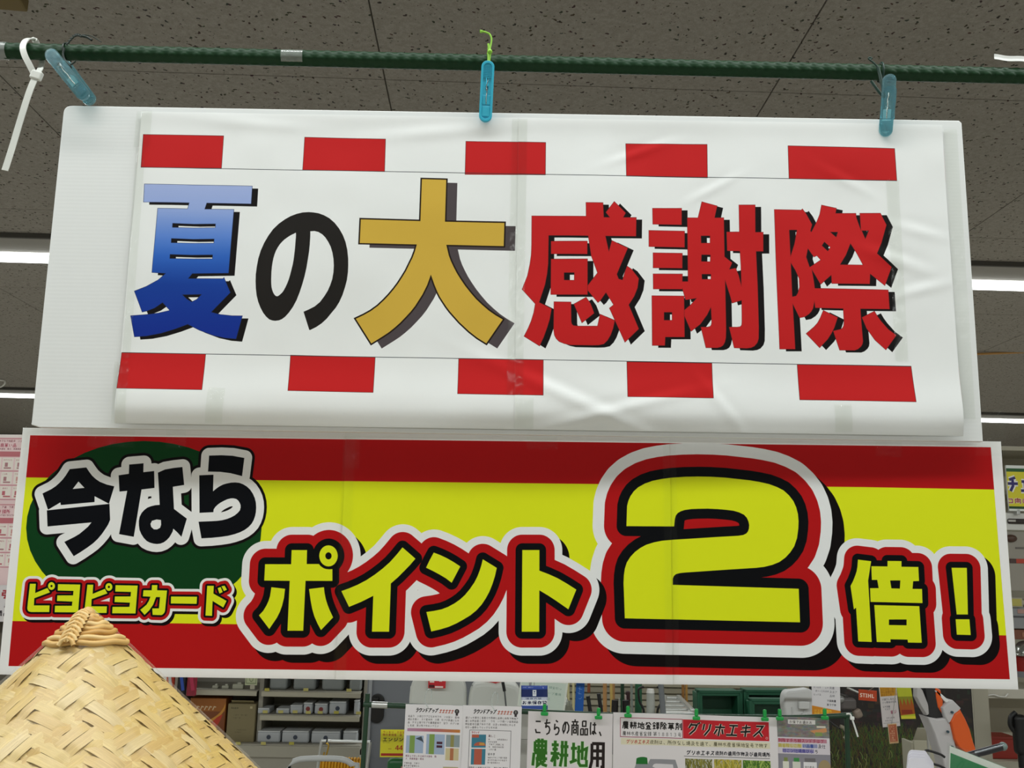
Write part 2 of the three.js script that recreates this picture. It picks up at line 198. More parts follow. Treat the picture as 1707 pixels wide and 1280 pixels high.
// ------------------------------------------------------------------ printed artwork, outlines in tenths of a millimetre on the board and on the banner
const PRINT = {"poster":{"summer":[[-4950,1097,-4280,1094,-3501,1093,-3500,840,-4094,842,-4115,757,-3725,759,-3737,-126,-4215,-140,-4265,-208,-3808,-202,-3793,-187,-3696,-390,-3931,-658,-3807,-688,-3649,-702,-3519,-701,-3582,-1013,-3723,-1003,-3882,-970,-4074,-901,-4228,-825,-4387,-890,-4570,-952,-4754,-992,-4909,-1006,-4982,-723,-4777,-703,-4623,-680,-4477,-642,-4579,-538,-4675,-613,-4773,-656,-4835,-672,-4960,-390,-4808,-323,-4658,-231,-4567,-143,-4749,-134,-4744,758,-4344,757,-4329,841,-4942,842],[-4528,551,-4241,544,-3957,552,-3955,499,-4237,491,-4527,494],[-4528,340,-4241,333,-3960,341,-3960,284,-4237,278,-4527,281],[-4529,119,-4241,114,-3965,122,-3964,68,-4237,62,-4527,62],[-4328,-428,-4074,-420,-4135,-489,-4198,-523,-4260,-488]],"no":[[-2725,737,-2659,733,-2593,723,-2516,695,-2445,656,-2371,593,-2307,514,-2254,426,-2213,330,-2184,219,-2167,99,-2162,4,-2162,-90,-2171,-194,-2192,-293,-2221,-398,-2260,-495,-2303,-572,-2357,-643,-2414,-720,-2479,-785,-2548,-835,-2623,-876,-2636,-874,-2722,-633,-2657,-602,-2581,-560,-2513,-499,-2458,-418,-2417,-344,-2388,-269,-2365,-188,-2353,-93,-2352,1,-2362,96,-2379,177,-2406,259,-2442,326,-2484,387,-2526,428,-2580,461,-2633,474,-2688,470,-2685,391,-2686,281,-2690,186,-2699,91,-2712,-32,-2732,-154,-2756,-262,-2785,-370,-2821,-478,-2865,-572,-2913,-648,-2961,-706,-2998,-736,-3036,-754,-3087,-762,-3126,-757,-3166,-743,-3206,-708,-3248,-658,-3288,-589,-3322,-512,-3348,-426,-3365,-326,-3374,-232,-3377,-137,-3370,-29,-3357,80,-3331,191,-3292,299,-3243,399,-3185,492,-3114,569,-3036,632,-2962,678,-2882,711,-2804,731],[-2878,440,-2876,415,-2876,377,-2877,333,-2878,282,-2879,226,-2882,169,-2885,116,-2889,63,-2896,6,-2908,-61,-2922,-132,-2937,-198,-2955,-254,-2975,-305,-2994,-346,-3011,-375,-3028,-393,-3043,-408,-3056,-420,-3068,-428,-3080,-431,-3094,-428,-3107,-418,-3121,-402,-3135,-378,-3148,-346,-3159,-309,-3165,-265,-3169,-215,-3171,-161,-3172,-100,-3170,-34,-3165,28,-3157,86,-3145,141,-3129,192,-3108,238,-3084,280,-3057,316,-3028,347,-2998,372,-2970,393,-2946,410,-2924,422,-2906,431,-2893,440,-2884,446]],"big":[[-1234,1238,-887,1234,-888,643,-94,642,-98,300,-859,304,-827,175,-797,96,-760,19,-713,-70,-661,-152,-599,-242,-530,-329,-453,-418,-369,-497,-284,-569,-193,-632,-90,-692,-311,-1033,-438,-955,-550,-868,-678,-750,-807,-607,-859,-539,-905,-470,-947,-406,-980,-341,-1022,-244,-1065,-130,-1101,-245,-1160,-377,-1250,-533,-1307,-613,-1371,-688,-1443,-769,-1522,-844,-1588,-900,-1659,-950,-1819,-1057,-2048,-711,-1937,-654,-1845,-599,-1757,-530,-1678,-450,-1616,-379,-1557,-302,-1503,-223,-1453,-137,-1405,-49,-1364,46,-1327,129,-1298,217,-1277,303,-2033,307,-2032,657,-1236,647]],"feel":[[261,735,989,740,986,933,1216,934,1226,729,1306,729,1252,797,1367,954,1521,796,1487,733,1663,736,1657,473,1248,469,1293,256,1333,409,1546,307,1398,-57,1421,-120,1473,-135,1505,-20,1534,59,1595,16,1689,-110,1671,-240,1626,-356,1553,-473,1683,-796,1499,-980,1296,-523,1352,-476,1252,-311,1179,-421,1146,-451,1010,-284,1010,-219,1141,-43,1057,193,1017,468,490,465,487,79,474,-61,448,-212,372,-457,536,-541,513,-684,480,-798,437,-924,383,-1047,177,-919,231,-808,269,-711,301,-596,320,-479,143,-283,212,-97,243,63,259,192,263,332],[521,386,1006,394,1006,214,523,210],[523,140,1009,148,1010,-343,523,-349],[698,-45,833,-43,833,-148,699,-147],[566,-445,792,-445,796,-714,804,-745,824,-764,885,-771,1140,-767,1173,-605,1368,-687,1345,-796,1312,-887,1273,-956,1223,-1007,1156,-1023,1068,-1027,780,-1026,703,-1010,637,-983,598,-944,575,-899,564,-820],[828,-473,990,-378,1046,-458,1073,-526,1096,-595,935,-728]],"thank":[[1880,870,2274,877,2270,643,1882,645],[1828,559,2308,557,2304,329,1826,332],[1881,248,2273,249,2269,41,1879,38],[1878,-43,2270,-37,2266,-141,2341,-140,2346,745,2490,747,2546,974,2752,918,2714,751,2837,753,2835,211,2934,129,2895,37,2979,56,3016,-42,3048,-186,3048,98,3042,291,2871,292,2868,555,3040,558,3042,935,3262,939,3255,557,3360,559,3354,293,3258,291,3265,-177,3261,-742,3254,-901,3235,-958,3195,-1004,3150,-1025,3095,-1034,2929,-1031,2869,-751,2981,-749,3016,-744,3035,-723,3040,-677,3046,-385,2917,-427,2897,-336,2876,-265,2835,-117,2830,-783,2824,-897,2811,-954,2786,-999,2752,-1022,2707,-1034,2558,-1035,2497,-757,2592,-755,2620,-747,2634,-727,2641,-695,2636,-489,2584,-593,2492,-720,2368,-819,2283,-610,2284,-532,2375,-453,2449,-368,2303,-394,2261,-231,2267,-248,1878,-252],[2525,494,2646,496,2644,396,2526,394],[2528,232,2646,232,2642,138,2523,140],[2526,-36,2646,-34,2645,-104,2527,-106],[1858,-343,2285,-340,2282,-896,2029,-900,2022,-1014,1856,-1016],[2017,-566,2122,-564,2121,-672,2015,-673]],"fest":[[3516,878,3882,880,3899,896,3948,826,4021,678,3995,589,4006,572,4086,721,4129,823,4160,957,4361,916,4346,844,4619,849,4622,789,4674,609,4671,850,4949,855,5020,689,4939,434,4869,286,5056,102,4952,-155,4764,4,4752,-135,4247,-138,4246,-22,4100,-152,3991,50,4012,-107,4020,-205,4994,-212,4997,-474,4609,-478,4613,-663,4621,-913,4613,-953,4592,-987,4551,-1022,4506,-1040,4307,-1041,4235,-783,4331,-759,4357,-745,4375,-713,4383,-655,4382,-478,4014,-473,4007,-387,3986,-479,3962,-523,3927,-560,3870,-598,3802,-613,3720,-426,3729,-1035,3523,-1038,3519,-106],[3710,596,3814,598,3773,403,3716,232],[3716,139,3771,40,3817,-75,3818,-191,3793,-272,3769,-313,3718,-325],[3951,341,4026,225,4066,244,4114,186,4010,114,3964,84,3924,224],[4261,578,4363,580,4337,507],[4176,439,4252,364,4215,311,4140,386],[4685,605,4778,606,4727,490],[4523,421,4598,288,4675,125,4371,126,4456,262],[4119,-505,4304,-600,4254,-737,4211,-818,4158,-898,4048,-1013,3878,-825,3987,-730,4034,-678,4070,-615],[4794,-506,4830,-574,4871,-636,4965,-749,5067,-827,4917,-1027,4779,-899,4676,-742,4622,-594]]},"stripes":[[-5019,1801,-3932,1802,-3930,1338,-5014,1331],[-2834,1803,-1735,1792,-1731,1325,-2837,1333],[-645,1780,440,1785,440,1318,-646,1306],[1529,1789,2636,1796,2631,1314,1533,1319],[3734,1791,5186,1776,5194,1316,3732,1321],[-5055,-1218,-3963,-1219,-3967,-1698,-5065,-1694],[-2860,-1217,-1758,-1227,-1762,-1698,-2861,-1691],[-670,-1227,433,-1229,434,-1705,-671,-1700],[1522,-1239,2632,-1239,2632,-1707,1526,-1705],[3746,-1238,5235,-1238,5260,-1714,3753,-1710]],"banner":{"imanara":[[-5725,1024,-5512,1049,-5472,996,-5427,943,-5378,902,-5320,865,-5227,831,-5130,810,-5181,586,-5374,680,-5368,605,-5798,560,-5808,594,-5957,498,-6048,705,-5942,761,-5885,802,-5840,847,-5801,893,-5768,943],[-5598,866,-5513,785,-5664,768],[-5971,490,-5174,585,-5149,381,-5170,319,-5199,267,-5238,202,-5287,138,-5344,79,-5407,29,-5490,-31,-5575,-86,-5710,93,-5587,158,-5528,196,-5475,243,-5425,290,-5385,345,-5943,285],[-5084,953,-4953,975,-4958,1095,-4773,1113,-4767,998,-4628,1015,-4608,797,-4774,775,-4828,170,-5019,201,-4958,755,-5057,744],[-4578,995,-4489,1037,-4380,1058,-4266,1072,-4227,841,-4372,816,-4337,531,-4163,410,-4216,178,-4270,232,-4328,280,-4333,245,-4348,213,-4370,171,-4402,134,-4436,107,-4478,89,-4522,83,-4567,87,-4615,99,-4659,120,-4701,160,-4735,207,-4761,259,-4773,315,-4778,372,-4772,423,-4751,473,-4719,513,-4682,543,-4633,563,-4579,576,-4525,581,-4552,806],[-4551,394,-4495,388,-4488,329,-4498,289,-4536,267,-4576,268,-4613,297,-4626,337,-4609,376],[-3929,1226,-3769,1233,-3627,1228,-3470,1202,-3485,966,-3633,1001,-3775,1017,-3930,1018],[-4040,968,-3857,979,-3848,764,-3810,799,-3772,827,-3724,853,-3675,868,-3620,880,-3565,883,-3513,878,-3464,861,-3414,832,-3370,793,-3332,742,-3303,685,-3285,625,-3278,566,-3278,511,-3285,457,-3300,406,-3324,358,-3361,315,-3408,278,-3466,247,-3534,222,-3612,201,-3701,186,-3829,171,-3957,163,-4009,373,-3843,382,-3773,387,-3704,397,-3646,413,-3597,433,-3549,460,-3511,493,-3485,526,-3478,563,-3481,595,-3494,622,-3514,651,-3542,671,-3578,678,-3613,677,-3657,665,-3700,644,-3741,621,-3777,594,-3805,565,-3825,533,-3826,497,-4004,486]],"card":[[-6097,-438,-6023,-437,-6020,-552,-5871,-487,-5833,-542,-6025,-617,-6021,-706,-5823,-703,-5820,-785,-6048,-788,-6073,-783,-6086,-776,-6097,-760,-6102,-738,-6102,-690],[-5777,-462,-5778,-477,-5783,-490,-5792,-501,-5804,-508,-5817,-511,-5831,-508,-5844,-502,-5855,-491,-5862,-478,-5866,-463,-5865,-448,-5860,-435,-5851,-424,-5840,-417,-5826,-414,-5812,-417,-5799,-423,-5789,-434,-5781,-447],[-5808,-462,-5810,-471,-5816,-477,-5825,-477,-5832,-472,-5835,-463,-5834,-454,-5827,-448,-5819,-448,-5811,-453],[-5742,-438,-5459,-439,-5455,-784,-5751,-786,-5754,-707,-5541,-704,-5539,-652,-5735,-647,-5737,-578,-5538,-575,-5538,-519,-5738,-517],[-5368,-440,-5294,-439,-5292,-553,-5142,-488,-5105,-544,-5298,-618,-5295,-707,-5097,-705,-5094,-786,-5322,-789,-5347,-785,-5361,-777,-5371,-761,-5376,-739,-5375,-691],[-5049,-463,-5050,-478,-5055,-491,-5064,-502,-5075,-509,-5089,-512,-5103,-510,-5116,-503,-5126,-492,-5134,-479,-5137,-464,-5136,-449,-5131,-436,-5122,-425,-5111,-418,-5097,-416,-5083,-418,-5070,-424,-5060,-435,-5052,-448],[-5079,-464,-5081,-473,-5088,-478,-5096,-478,-5103,-473,-5107,-464,-5105,-455,-5099,-449,-5090,-449,-5083,-454],[-5010,-441,-4728,-442,-4727,-787,-5022,-789,-5025,-710,-4811,-707,-4809,-655,-5005,-650,-5006,-581,-4807,-578,-4807,-522,-5007,-520],[-4547,-433,-4478,-432,-4476,-496,-4350,-497,-4356,-742,-4360,-766,-4368,-780,-4382,-795,-4401,-803,-4509,-801,-4520,-722,-4436,-721,-4432,-580,-4483,-581,-4513,-677,-4557,-747,-4611,-803,-4670,-742,-4597,-678,-4571,-630,-4555,-577,-4651,-574,-4650,-499,-4545,-497],[-4293,-571,-3963,-569,-3962,-657,-4289,-657],[-3843,-432,-3759,-431,-3758,-527,-3585,-616,-3621,-698,-3762,-619,-3757,-803,-3840,-801],[-3708,-459,-3670,-444,-3641,-507,-3681,-526],[-3661,-435,-3622,-427,-3589,-477,-3627,-494]],"point":[[-2792,31,-2594,34,-2590,-141,-2433,-139,-2415,-161,-2397,-175,-2369,-192,-2335,-201,-2295,-204,-2259,-200,-2252,-348,-2594,-352,-2593,-970,-2792,-972,-2796,-355,-3121,-356,-3122,-151,-2789,-147],[-3025,-437,-2850,-455,-2857,-566,-2876,-664,-2901,-743,-2934,-815,-3023,-955,-3163,-788,-3113,-733,-3076,-667,-3053,-612,-3036,-549],[-2545,-453,-2356,-428,-2344,-504,-2325,-578,-2301,-643,-2272,-708,-2223,-801,-2369,-959,-2417,-879,-2462,-789,-2493,-698,-2518,-594],[-2197,-34,-2199,-63,-2207,-91,-2220,-116,-2237,-138,-2259,-154,-2284,-164,-2310,-168,-2337,-165,-2362,-155,-2385,-140,-2405,-119,-2420,-94,-2430,-66,-2435,-37,-2433,-7,-2426,21,-2413,46,-2395,68,-2373,84,-2349,94,-2322,98,-2296,95,-2270,85,-2247,70,-2227,49,-2212,24,-2202,-4],[-2276,-35,-2279,-54,-2289,-70,-2305,-79,-2323,-79,-2340,-71,-2352,-55,-2357,-36,-2354,-16,-2343,0,-2327,9,-2309,9,-2293,0,-2281,-15],[-1373,85,-1203,-55,-1267,-133,-1339,-209,-1417,-290,-1506,-370,-1507,-966,-1724,-969,-1724,-526,-1875,-604,-2026,-668,-2132,-473,-2029,-435,-1924,-389,-1819,-332,-1714,-261,-1620,-187,-1531,-106,-1449,-12],[-971,25,-889,-4,-801,-43,-712,-91,-627,-144,-732,-350,-810,-294,-890,-249,-974,-207,-1064,-166,-1022,-73],[-342,-50,-161,-156,-183,-261,-215,-365,-250,-454,-293,-536,-347,-618,-410,-688,-485,-750,-568,-801,-657,-851,-752,-894,-858,-928,-975,-956,-1044,-717,-947,-702,-851,-681,-772,-650,-693,-607,-624,-558,-561,-501,-499,-424,-444,-342,-408,-271,-380,-196,-358,-123],[162,73,381,76,383,-182,502,-225,617,-274,738,-341,855,-412,755,-658,591,-550,491,-488,385,-428,388,-939,168,-942]],"two":[[1469,-759,3686,-777,3683,-361,2083,-335,2084,-259,2099,-224,2126,-201,2178,-187,2240,-180,2756,-138,3149,-108,3253,-94,3357,-68,3447,-31,3525,25,3589,91,3644,170,3683,273,3704,396,3711,489,3706,581,3686,668,3653,746,3599,818,3533,880,3446,924,3347,960,3222,986,3097,1005,2783,1036,2605,1044,2427,1045,2259,1039,2091,1026,1961,1007,1839,981,1738,944,1650,894,1593,842,1549,778,1523,720,1506,653,1496,395,2110,400,2121,497,2134,538,2158,570,2200,595,2252,612,2336,624,2419,629,2545,633,2670,629,2774,622,2878,611,2950,591,3012,561,3046,525,3066,479,3075,432,3070,387,3058,352,3037,325,2995,304,2932,293,2662,274,2246,242,2101,232,1956,217,1848,195,1748,163,1671,121,1602,69,1544,7,1498,-64,1473,-142,1460,-227,1455,-328,1459,-429]],"bai":[[4451,14,4619,-4,4569,-249,4581,-1005,4411,-1001,4401,-586,4373,-608,4342,-318,4378,-254,4408,-185,4428,-132,4440,-79],[4828,3,5006,3,5002,-67,5217,-68,5216,-242,5141,-247,5128,-342,5249,-341,5245,-517,4588,-511,4589,-341,4699,-339,4685,-237,4617,-238,4618,-66,4824,-66],[4849,-241,4979,-239,4967,-341,4860,-340],[4633,-550,5203,-555,5211,-1006,5038,-1006,5034,-970,4818,-969,4819,-1005,4644,-1004],[4811,-726,5034,-722,5030,-794,4807,-794],[5642,-71,5838,-70,5816,-650,5673,-652],[5656,-711,5832,-709,5836,-903,5660,-901]]},"ellipse":[[-3193,305,-3197,161,-3228,19,-3283,-117,-3362,-246,-3464,-366,-3586,-474,-3727,-570,-3884,-650,-4055,-715,-4236,-763,-4425,-793,-4618,-805,-4813,-798,-5007,-774,-5195,-731,-5375,-671,-5545,-595,-5700,-504,-5839,-400,-5959,-283,-6058,-157,-6135,-22,-6187,118,-6214,262,-6215,406,-6191,549,-6140,688,-6065,820,-5966,944,-5845,1057,-5704,1156,-5545,1241,-5371,1309,-5185,1360,-4991,1391,-4791,1404,-4591,1397,-4392,1371,-4198,1326,-4014,1263,-3842,1183,-3686,1088,-3547,979,-3429,858,-3333,728,-3261,591,-3214,449]],"bands":[[-6282,1457,6250,1480,6290,-1434,-3363,-1447,-6271,-1452],[-6280,909,4575,938,6257,931,6283,-901,-6273,-902]]};
function art(x, polys, dx = 0, dy = 0) {   // adds closed outlines to the current path, in mm, y up
  x.beginPath();
  for (const p of polys) { for (let i = 0; i < p.length; i += 2) { const X = p[i] / 10 + dx, Y = p[i + 1] / 10 + dy; i ? x.lineTo(X, Y) : x.moveTo(X, Y); } x.closePath(); }
}
const INK = { red: '#c81e20', red2: '#b91417', yellow: '#e4ee1e', green: '#083f1a', black: '#06080c', dark: '#0d0708', gold: '#d6b145', shade: '#50484b', paper: '#f1f4f3', blueBlack: '#05080f' };
function sheetCanvas(x0, x1, y0, y1, W, draw) {   // mm
  const s = W / (x1 - x0), H = Math.round((y1 - y0) * s), c = canvas(W, H), x = c.getContext('2d');
  x.setTransform(s, 0, 0, -s, -x0 * s, y1 * s); draw(x); x.setTransform(1, 0, 0, 1, 0, 0); return c;
}
function drawPoster(x) {
  x.fillStyle = INK.paper; x.fillRect(-700, -300, 1400, 600);
  x.lineJoin = 'miter'; x.fillStyle = INK.red; x.strokeStyle = '#3a1214'; x.lineWidth = .5;
  for (const s of PRINT.stripes) { art(x, [s]); x.fill(); x.stroke(); }
  x.strokeStyle = '#33383a'; x.lineWidth = .8; x.beginPath(); x.moveTo(-501, 133.3); x.lineTo(519, 131.8); x.moveTo(-505, -121.7); x.lineTo(523, -124); x.stroke();
  const P = PRINT.poster;
  x.fillStyle = INK.dark; art(x, P.summer, 8.1, -3.5); x.fill('evenodd');
  const g = x.createLinearGradient(0, 118, 0, -92); g.addColorStop(0, '#a9b9e6'); g.addColorStop(.2, '#98aee3'); g.addColorStop(.38, '#5f89d8'); g.addColorStop(.52, '#2f66c4'); g.addColorStop(.7, '#12409f'); g.addColorStop(1, '#0c2f94');
  x.fillStyle = g; art(x, P.summer); x.fill('evenodd'); x.strokeStyle = '#1c2a55'; x.lineWidth = .5; x.stroke();
  x.fillStyle = '#1f1c19'; art(x, P.no); x.fill('evenodd');
  x.fillStyle = INK.shade; art(x, P.big, 14.1, -5.2); x.fill(); x.fillStyle = INK.gold; art(x, P.big); x.fill(); x.strokeStyle = '#22160e'; x.lineWidth = 2; x.stroke();
  for (const [k, dx, dy] of [['feel', 7.7, -2.9], ['thank', 7.8, -2.9], ['fest', 8.3, -2.8]]) { x.fillStyle = INK.dark; art(x, P[k], dx, dy); x.fill('evenodd'); x.fillStyle = INK.red; art(x, P[k]); x.fill('evenodd'); x.strokeStyle = '#6e1a1c'; x.lineWidth = .45; x.stroke(); }
}
function outlined(x, p, widths, cols, shadow, fill) {
  x.lineJoin = 'round';
  if (shadow) { art(x, p, shadow[0], shadow[1]); x.strokeStyle = x.fillStyle = INK.dark; x.lineWidth = widths[0] * 2; x.stroke(); x.fill(); }
  widths.forEach((w, i) => { art(x, p); x.strokeStyle = x.fillStyle = cols[i]; x.lineWidth = w * 2; x.stroke(); });
  x.fillStyle = fill; art(x, p); x.fill('evenodd');
}
function drawBanner(x) {
  const B = PRINT.banner, W = '#eef0f0';
  x.fillStyle = '#f3f3f2'; x.fillRect(-700, -200, 1400, 400);
  x.fillStyle = INK.red2; art(x, [PRINT.bands[0]]); x.fill(); x.fillStyle = INK.yellow; art(x, [PRINT.bands[1]]); x.fill();
  x.fillStyle = INK.green; art(x, PRINT.ellipse); x.fill();
  outlined(x, B.imanara, [13.7, 10.2], [INK.dark, W], null, INK.blueBlack);
  outlined(x, B.card, [9.6, 6.3, 2.5], [W, INK.red2, INK.black], [3.2, -3.4], INK.yellow);
  outlined(x, B.two, [43.5, 28.8, 12.6], [W, INK.red2, INK.black], [15, -15], INK.yellow);
  outlined(x, B.bai, [27, 17.6, 7.5], [W, INK.red2, INK.black], [9, -9.4], INK.yellow);
  outlined(x, B.point, [29.3, 19.5, 8.6], [W, INK.red2, INK.black], [9.2, -9.8], INK.yellow);
}
const paperBump = grainTex(512, 512, (() => { const a = noise2(21, 16), b = noise2(22, 256); return (u, v) => { const t = 128 + (a(u * 16, v * 16) - .5) * 60 + (b(u * 256, v * 256) - .5) * 30; return [t, t, t]; }; })(), false);

// ------------------------------------------------------------------ white board with the paper sign
const BW = 1.2264, BH = 0.4405, BT = 0.007;
const board = thing('hanging_board', 'white corrugated plastic board carrying the paper summer sale sign', 'sign', [0.02365, EYE + 0.38913, -1.2]);
board.rotation.set(0.0197, -0.01965, 0.00679, 'YXZ');
{
  const fluteTex = grainTex(64, 512, (() => { const n = noise2(31, 64); return (u, v) => { const t = 128 + Math.sin(v * Math.PI * 2 * 32) * 40 + (n(u * 64, v * 64) - .5) * 40; return [t, t, t]; }; })(), false); fluteTex.repeat.set(1, 3);
  const s = new THREE.Shape(), r = .01, w = BW / 2, h = BH / 2; s.moveTo(-w + r, -h); s.lineTo(w - .002, -h); s.lineTo(w, h - .003); s.lineTo(w - .003, h); s.lineTo(-w + r, h); s.quadraticCurveTo(-w, h, -w, h - r); s.lineTo(-w, -h + .003); s.closePath();
  const g = new THREE.ExtrudeGeometry(s, { depth: BT - .002, bevelEnabled: true, bevelSize: .001, bevelThickness: .001, bevelSegments: 2 }); g.translate(0, 0, -BT + .001);
  const u = g.attributes.uv; for (let i = 0; i < u.count; i++) u.setXY(i, u.getX(i) / .5, u.getY(i) / .5);
  mesh('backing_board', g, new THREE.MeshStandardMaterial({ color: 0xe9eceb, roughness: .5, bumpMap: fluteTex, bumpScale: .00006 }), board);
}
// how far the paper stands off the board: soft buckles, creases, and the lower edge that rolls over
const buckle = noise2(51, 32), buckle2 = noise2(52, 32);
const creases = [[.075, -.172, -.42, .16, .0016, .008], [.14, -.188, .25, .13, .0012, .007], [.27, -.175, -.9, .07, .001, .006], [.51, .02, -.35, .06, .0012, .008], [.545, -.02, .25, .05, .001, .007], [.545, .06, -.25, .05, .0009, .007], [.27, .115, .5, .05, .0008, .006], [.17, .165, .35, .06, .0009, .006], [-.1, .19, .1, .12, .001, .009], [-.35, .197, -.06, .1, .0008, .008], [.45, .13, -.5, .05, .0008, .006]];
function paperZ(x, y) {
  let z = .0018 + (buckle(x * 9 + 3, y * 11 + 5) - .5) * .0022 + (buckle2(x * 26, y * 24) - .5) * .0005;
  for (const [cx, cy, a, l, hgt, w] of creases) { const dx = x - cx, dy = y - cy, u = dx * Math.cos(a) + dy * Math.sin(a), v = -dx * Math.sin(a) + dy * Math.cos(a); z += hgt * Math.exp(-(u * u) / (l * l) * 2) * (Math.exp(-(v * v) / (w * w)) - .4 * Math.exp(-((v - w * 1.6) ** 2) / (w * w))); }
  const lift = .0042 + .003 * buckle(x * 6 + 9, 2.5), t = (y + .19) / .04; z += lift * Math.exp(-t * t * .9) * (y < -.19 ? Math.max(0, Math.cos((y + .19) / .026 * 1.35)) : 1);
  const tt = (y - .213) / .016; z += .0012 * Math.exp(-tt * tt);
  return Math.max(z, .0004);
}
{
  const parts = [[-506.6, 7.8, 'left half of the printed sign', 2048], [6.6, 585.5, 'right half of the printed sign', 2048]];
  parts.forEach(([a, b, lab, W], i) => {
    const c = sheetCanvas(a, b, -214.6, 213, W, drawPoster);
    const m = mesh('paper_sheet', sheetGeo(a / 1000, b / 1000, -.2146, .213, 130, 100, (x, y) => paperZ(x, y) + i * .0004, .0002), printed(c, .58, { specularIntensity: .3, bumpMap: paperBump, bumpScale: .00012 }), board); m.userData.label = lab;
  });
  const tape = mat(0xfbfcfa, .12, { transmission: 1, thickness: 0, ior: 1.45, specularIntensity: .6 });
  const strips = [[-503, 188, 22, 52, 0], [-502, 16, 13, 290, .012], [-503, -174, 20, 80, .03], [7.5, 20, 21, 382, -.004], [19, -194, 24, 40, 0], [512.5, 8, 17, 250, -.006], [596, 8, 18, 400, -.006], [-378.5, -190, 22, 46, -.04], [430.5, -194, 22, 36, .03]];
  const nz = noise2(61, 64);
  strips.forEach(([x, y, w, h, r], k) => {
    const f = (u, v) => { const X = x / 1000 + u, Y = y / 1000 + v; return (Math.abs(X) < .5855 && X > -.5066 ? paperZ(X, Y) : .0004) + .0009 + (nz(X * 700 + k * 7, Y * 500) - .5) * .0009; };
    const m = mesh('tape', sheetGeo(-w / 2000, w / 2000, -h / 2000, h / 2000, 8, Math.max(8, h / 5 | 0), f, 0), tape, board, x / 1000, y / 1000, 0); m.rotation.z = r;
  });
}
// ------------------------------------------------------------------ the long point-card banner under it
const banner = thing('point_card_banner', 'long red and yellow laminated banner taped below the white board', 'banner', [0.0299, EYE + 0.01485, -1.226]);
banner.rotation.set(0.02737, -0.02581, 0.00689, 'YXZ');
{
  const n = noise2(71, 32), cuts = [-638.7, -214.7, 206.7, 638.7], lab = ['left third of the banner', 'middle third of the banner', 'right third of the banner'];
  const f = i => (x, y) => .0006 * (i === 1 ? 1.6 : .4) + (n(x * 4 + 4, y * 5 + 3) - .5) * .003 + (n(x * 17 + 1, y * 13) - .5) * .0004;
  for (let i = 0; i < 3; i++) {
    const a = cuts[i] - (i ? 1 : 0), b = cuts[i + 1];
    const m = mesh('banner_sheet', sheetGeo(a / 1000, b / 1000, -.1556, .1556, 70, 50, f(i), .0005), printed(sheetCanvas(a, b, -155.6, 155.6, 2048, drawBanner), .45, { specularIntensity: .22 }), banner);
    m.userData.label = lab[i];
  }
  const clear = mat(0xfdfefd, .08, { transmission: 1, thickness: 0, ior: 1.45, specularIntensity: .35 });
  for (const [x, y, w, h] of [[-211, 0, 16, 300], [206, 0, 17, 300]]) mesh('tape', sheetGeo(-w / 2000, w / 2000, -h / 2000, h / 2000, 4, 60, (u, v) => (n((x / 1000 + u) * 4 + 4, (y / 1000 + v) * 5 + 3) - .5) * .003 + .0022 + (n(u * 300, v * 90) - .5) * .0006, 0), clear, banner, x / 1000, y / 1000, 0);
  // crumpled clear tape that ties banner to board at both upper corners and between
  const q = noise2(73, 64);
  for (const [x, w, h, k, hy] of [[-628, 26, 74, 1, 166], [622, 40, 60, 2, 166], [-520, 60, 34, 3, 148], [-436, 26, 34, 4, 148], [-206, 20, 60, 5, 138], [490, 34, 26, 6, 146], [40, 40, 24, 7, 148]])
    mesh('joining_tape', sheetGeo(-w / 2000, w / 2000, -h / 2000, h / 2000, 10, 14, (u, v) => .004 + Math.max(0, v) * (hy > 160 ? .05 : .18) + (q(u * 500 + k * 5, v * 400) - .5) * .004, 0), clear, banner, x / 1000, hy / 1000, .001);
}

